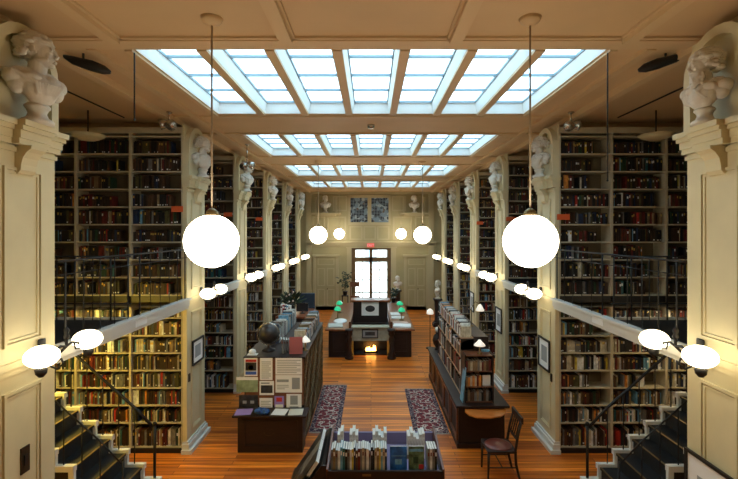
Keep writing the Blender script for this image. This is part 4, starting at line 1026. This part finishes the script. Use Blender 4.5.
COVB = mat('blue_cover', (.02, .13, .45), .4, var=.7, vscale=9); COVG = mat('floral_cover', (.10, .16, .08), .4, var=.9, vscale=14)
def faced(x0, x1, cover, lb, extra=None):
    o = thing('book', lb, 'book', ((x0+x1)/2, TY0+.05, zb), G_)
    M = Matrix.Translation(((x0+x1)/2, TY0+.06, zb+.001)) @ Matrix.Rotation(-.10, 4, 'X')
    m = MB(); m.xbox(M, x1-x0, .004, .29); c = m.build('front_cover', cover, o)
    m = MB(); m.xbox(M @ Matrix.Translation((0, .014, .003)), x1-x0-.006, .022, .284); m.build('pages', PAGES, o)
    for (u0, u1, v0, v1, mm) in (extra or []):
        m = MB(); m.xbox(M @ Matrix.Translation((x0+(x1-x0)*(u0+u1)/2-(x0+x1)/2, -.003, .29*v0)), (x1-x0)*(u1-u0), .002, .29*(v1-v0)); m.build('printed_block', mm, o)
faced(.225, .425, COVB, 'blue book shown cover out in the front row of the near trough', [(.08, .92, .62, .64, BKM['pale blue']), (.3, .7, .3, .5, BKM['pale blue'])])
faced(.445, .63, COVG, 'dark book with flowers on its cover, faced out in the near trough', [(.05, .95, .8, .9, BKM['pale blue']), (.05, .95, .02, .08, mat('magenta', (.5, .02, .3), .5)), (.65, .95, .12, .3, REDP), (.3, .6, .35, .6, BKM['dark green'])])
x = .665
for i, c in enumerate(['grey', 'white', 'grey', 'black']):
    th = .027; upbook(x+th/2, TY0+.13, zb, .20, th, .29, c, '%s book, %s from left of the group ending the near trough front row' % (c, ordw(i)), G_); x += th+.001
bk = 0
for (x0, cnt, hh) in ((-.42, 2, .30), (-.27, 3, .30), (.02, 5, .30), (.46, 6, .28)):
    x = x0
    for i in range(cnt):
        th = .034; y = TY0+.46; c = 'white'
        M = (x, y, zb)
        upbook(x+th/2, y, zb+.001, .19, th, hh+.04*math.sin(i*1.7), 'white', '%s, in the back row of the near trough' % ('white book %s from left' % ordw(bk)), G_); x += th+.002; bk += 1
for i in range(2): pass
m = MB(); m.xbox(Matrix.Translation((.37, TY0+.42, zb)) @ Matrix.Rotation(.1, 4, 'Z'), .22, .15, .05); tag(m.build('book', BKM['grey']), 'grey book lying flat between the rows in the near trough', 'book', G_)

# leaning display stand left of the trough
t = thing('sloping_rack', 'dark wooden sloping rack left of the near trough', 'rack', (-.82, 5.35, 0))
m = MB(); m.prism([(-1.0, .0), (-.64, .0), (-.52, 1.12), (-.58, 1.12), (-1.0, .52)], 1, 5.0, 5.03); m.build('side_panel', DARKW, t)
m = MB(); m.prism([(-1.0, .0), (-.64, .0), (-.52, 1.12), (-.58, 1.12), (-1.0, .52)], 1, 5.95, 5.98); m.build('side_panel', DARKW, t)
m = MB(); m.prism([(-1.0, .50), (-.97, .47), (-.54, 1.10), (-.57, 1.13)], 1, 5.03, 5.95); m.build('sloping_board', BLACK, t)
m = MB(); m.prism([(-1.03, .47), (-.97, .47), (-1.05, .57), (-1.07, .55)], 1, 5.0, 5.98); m.build('ledge', MIDW, t)
ang = math.atan2(.43, .63)
sl = Vector((math.sin(ang), 0, math.cos(ang)))
for rw, (off, hh) in enumerate(((.0, .30), (.20, .30), (.40, .30))):
    y = 5.05; i = 0
    while y < 5.80:
        wd = [.27, .30, .29][(i+rw) % 3]; c = [['black', 'dark brown', 'black'], ['dark brown', 'grey', 'black'], ['black', 'grey', 'black']][rw][i % 3]
        base = Vector((-1.0, y+wd/2, .53))+sl*off
        M = Matrix.Translation(base) @ Matrix.Rotation(ang, 4, 'Y')
        nm_ = ['lowest', 'middle', 'highest'][rw]
        o = thing('book', '%s book, %s from the front in the %s row of the sloping rack' % (c, ordw(i), nm_), 'book', tuple(base), 'large books on the sloping rack')
        m = MB(); m.xbox(M @ Matrix.Translation((-.062, 0, .012)), .005, wd-.012, hh); m.build('front_cover', BKM[c], o)
        m = MB(); m.xbox(M @ Matrix.Translation((-.037, 0, .015)), .044, wd-.018, hh-.008); m.build('pages', PAGES, o)
        if rw == 0 and i == 0: m = MB(); m.xbox(M @ Matrix.Translation((-.066, 0, .1)), .002, .10, .10); m.build('cover_picture', BRASS, o)
        y += wd; i += 1

# ------------------------------------------------------------------ central desk with hearth
t = thing('central_desk', 'dark wooden double-winged desk around the hearth in the middle of the room', 'desk', (-.04, 15.5, 0))
YD = 13.2
for nm, xa, xb in (('left', -1.30, -.62), ('right', .58, 1.24)):
    m = MB(); m.box(xa, xb, YD, 18.0, 0, .82); m.build('pedestal', DARKW, t)
    m = MB(); m.box(xa-.10 if xa < 0 else xa, xb if xa < 0 else xb+.10, YD-.08, 18.05, .82, .87); m.build('desk_top', REDW, t)
    m = MB(); frame(m, xa+.08, xb-.08, .12, .74, YD-.02, YD, .06); m.build('front_panel', DARKW, t)
    m = MB(); c = -.66 if xa < 0 else .62
    m.lathe([(.13, 0), (.13, .06), (.10, .09), (.12, .13), (.085, .2), (.07, .4), (.085, .6), (.06, .68), (.10, .74), (.09, .8), (.12, .84), (.12, .90)], (c, YD-.17, 0), 18); m.build('turned_post', DARKW, t, smooth=True)
for xa in (-.68, .60): m = MB(); m.box(xa, xa+.06, YD+.02, 15.2, .87, 1.08); m.build('partition', MIDW, t)
m = MB(); m.box(-.62, .58, 15.0, 15.1, 0, 1.42); m.build('back_board', DARKW, t)
m = MB(); m.box(-.70, .66, 14.9, 15.5, 1.42, 1.47); m.build('upper_shelf', REDW, t)
t = thing('fireplace', 'grey-green stone mantel with a lit fire opening in the central desk', 'fireplace', (-.02, 13.4, 0))
m = MB(); m.box(-.60, .56, 13.20, 13.42, .50, .90); m.build('mantel', STONE, t)
m = MB(); m.box(-.60, .56, 13.14, 13.50, .90, .93); m.build('mantel_shelf', STONE, t)
for xa in (-.60, .50): m = MB(); m.box(xa, xa+.06, 13.20, 13.42, 0, .50); m.build('gilt_jamb', GOLD, t)
m = MB(); m.box(-.61, .57, 13.9, 13.95, 0, .9); m.box(-.61, .57, 13.42, 13.9, 0, .02); m.build('firebox', BLACK, t)
m = MB(); R = random.Random(3)
for i in range(7):
    x = -.14+.045*i; h = R.uniform(.10, .2); m.lathe([(.012, .06), (.03, .09), (.026, .13), (.010, .06+h)], (x, 13.62+R.uniform(-.03, .03), 0), 8)
m.build('flames', FLAME, t, smooth=True)
for i in range(3): m = MB(); m.tube([(-.22, 13.58+.06*i, .045), (.2, 13.60+.05*i, .05)], .03, 8); m.build('log', DARKW, t, smooth=True)
def picture(x0, x1, y, z0, z1, label, fm, sheet, blk):
    t = thing('framed_picture', label, 'framed picture', ((x0+x1)/2, y, z0))
    m = MB(); frame(m, x0, x1, z0, z1, y-.02, y, .03); m.build('frame', fm, t); m = MB(); m.box(x0+.03, x1-.03, y-.008, y, z0+.03, z1-.03); m.build('mount_board', sheet, t)
    m = MB(); n = 20; cx, cz = (x0+x1)/2, (z0+z1)/2
    if blk == 'oval': m.prism([(cx+(x1-x0)*.28*math.cos(2*PI*i/n), cz+(z1-z0)*.24*math.sin(2*PI*i/n)) for i in range(n)], 1, y-.010, y-.008)
    else: m.box(cx-(x1-x0)*.3, cx+(x1-x0)*.3, y-.010, y-.008, cz-(z1-z0)*.2, cz+(z1-z0)*.2)
    m.build('print', BLKP, t)
picture(-.33, .27, 14.999, .93, 1.42-.02, 'white picture with a dark oval print in front of the central desk back board', PAPER, PAPER, 'oval')
picture(-.28, .22, 13.198, .58, .86, 'dark framed plaque on the grey-green mantel', BLACK, GREY, 'rect')
def banker(x, y, lb):
    t = thing('banker_lamp', lb, 'desk lamp', (x, y, .87), 'green glass shaded desk lamps')
    m = MB(); m.lathe([(.09, 0), (.09, .02), (.02, .04), (.012, .06), (.012, .36)], (x, y, .87), 16); m.build('stand', BRASS, t, smooth=True)
    m = MB(); m.lathe([(.15, .30), (.145, .34), (.10, .40), (.03, .43)], (x, y, .87), 18, sx=.8, sy=1.1); m.build('green_shade', GREENG, t, smooth=True)
banker(-1.17, 15.9, 'green glass desk lamp at the far end of the left desk wing'); banker(-1.14, 14.7, 'green glass desk lamp halfway along the left desk wing')
banker(1.06, 15.8, 'green glass desk lamp at the far end of the right desk wing'); banker(1.03, 14.2+.3, 'green glass desk lamp halfway along the right desk wing')
def sheet(x, y, w_, d, rz, lb, th=.02, mt=PAPER):
    m = MB(); m.xbox(Matrix.Translation((x, y, .871)) @ Matrix.Rotation(rz, 4, 'Z'), w_, d, th); tag(m.build('paper_stack', mt), lb, 'papers', 'papers lying on the central desk')
sheet(-1.12, 13.6, .45, .5, .1, 'pale stack of papers at the near end of the left desk wing', .03, mat('pale_grey_paper', (.5, .55, .52), .7))
m = MB(); m.lathe([(.24, 0), (.25, .01), (.22, .03), (.1, .05)], (-1.02, 14.3, .871), 24, sx=.9, sy=1.5); tag(m.build('open_book', PAPER, smooth=True), 'rounded white open book behind the papers, left desk wing', 'open book')
sheet(.98, 13.55, .55, .45, -.1, 'near stack of white papers on the right desk wing', .04); sheet(.95, 14.05, .5, .35, .15, 'pinkish sheet of paper behind the near stack, right desk wing', .02, mat('pinkish_paper', (.6, .42, .36), .7))
sheet(.9, 14.85, .45, .4, -.2, 'white papers by the green lamp on the right desk wing', .03); sheet(.85, 15.5, .35, .45, .1, 'white papers at the far end of the right desk wing', .03)
# things behind the desk near window
t = thing('small_chair', 'red-brown wooden chair standing before the glazed door', 'chair', (-.72, 19.0, 0))
m = MB(); m.box(-.93, -.51, 18.8, 19.2, .42, .47); m.build('seat', REDW, t)
for a in (-.91, -.53):
    m = MB(); m.box(a-.02, a+.02, 18.81, 18.85, 0, .42); m.build('leg', REDW, t); m = MB(); m.box(a-.02, a+.02, 19.15, 19.19, 0, 1.62); m.build('leg', REDW, t)
m = MB(); m.box(-.91, -.53, 19.155, 19.185, 1.40, 1.62); m.build('backrest', REDW, t); m = MB(); m.box(-.91, -.53, 19.155, 19.185, .9, 1.0); m.build('cross_rail', REDW, t)
def plant(x, y, z, h, lb, seed, pot=True):
    t = thing('potted_plant', lb, 'plant', (x, y, z)); R = random.Random(seed)
    m = MB(); m.lathe([(.08, 0), (.12, .18), (.13, .2), (.11, .2)], (x, y, z), 16); m.build('pot', BLACK, t, smooth=True)
    m = MB()
    for i in range(110):
        a = Vector((x, y, z+.2)); d = Vector((R.gauss(0, .5), R.gauss(0, .5), R.uniform(.5, 1.6))).normalized(); L = R.uniform(.2, 1)*h
        p = a+Vector((d.x*L*.5, d.y*L*.5, d.z*L)); q = Vector((R.gauss(0, 1), R.gauss(0, 1), R.gauss(0, .4))).normalized(); u = q.orthogonal().normalized()*.035
        m.add([p, p+q*.06+u, p+q*.14, p+q*.06-u], [(0, 1, 2, 3)])
    m.build('foliage', LEAF, t); m = MB(); m.tube([(x, y, z+.18), (x+.02, y, z+.2+h*.8)], .012, 6); m.build('stem', LEAF, t)
for (x, y, h, lb, ph) in ((-1.22, 20.3, 1.0, 'dark leafy plant on a stand left of the glazed door', .85), (1.0, 18.9, .45, 'low dark leafy plant beside the white bust pedestal', .75)):
    t = thing('plant_stand', 'dark stand under the %s' % ('tall plant left of the glazed door' if x < 0 else 'low plant right of the central desk'), 'stand', (x, y, 0))
    m = MB(); m.box(x-.16, x+.16, y-.16, y+.16, ph-.03, ph); m.build('top', DARKW, t)
    for a in (-.13, .13):
        for b in (-.13, .13): m = MB(); m.box(x+a-.015, x+a+.015, y+b-.015, y+b+.015, 0, ph-.03); m.build('leg', DARKW, t)
    plant(x, y, ph, h, lb, 8 if x < 0 else 9)

tag(stuffU.build('shelved_books', MATS, base=(0, 7, 0)), 'rows of old clothbound books filling the alcove bookcases', 'books', kind='stuff')
# unique-name tidy: drop unused trailing helper data
for o in bpy.data.objects:
    if o.parent is not None and 'category' in o: del o['category']
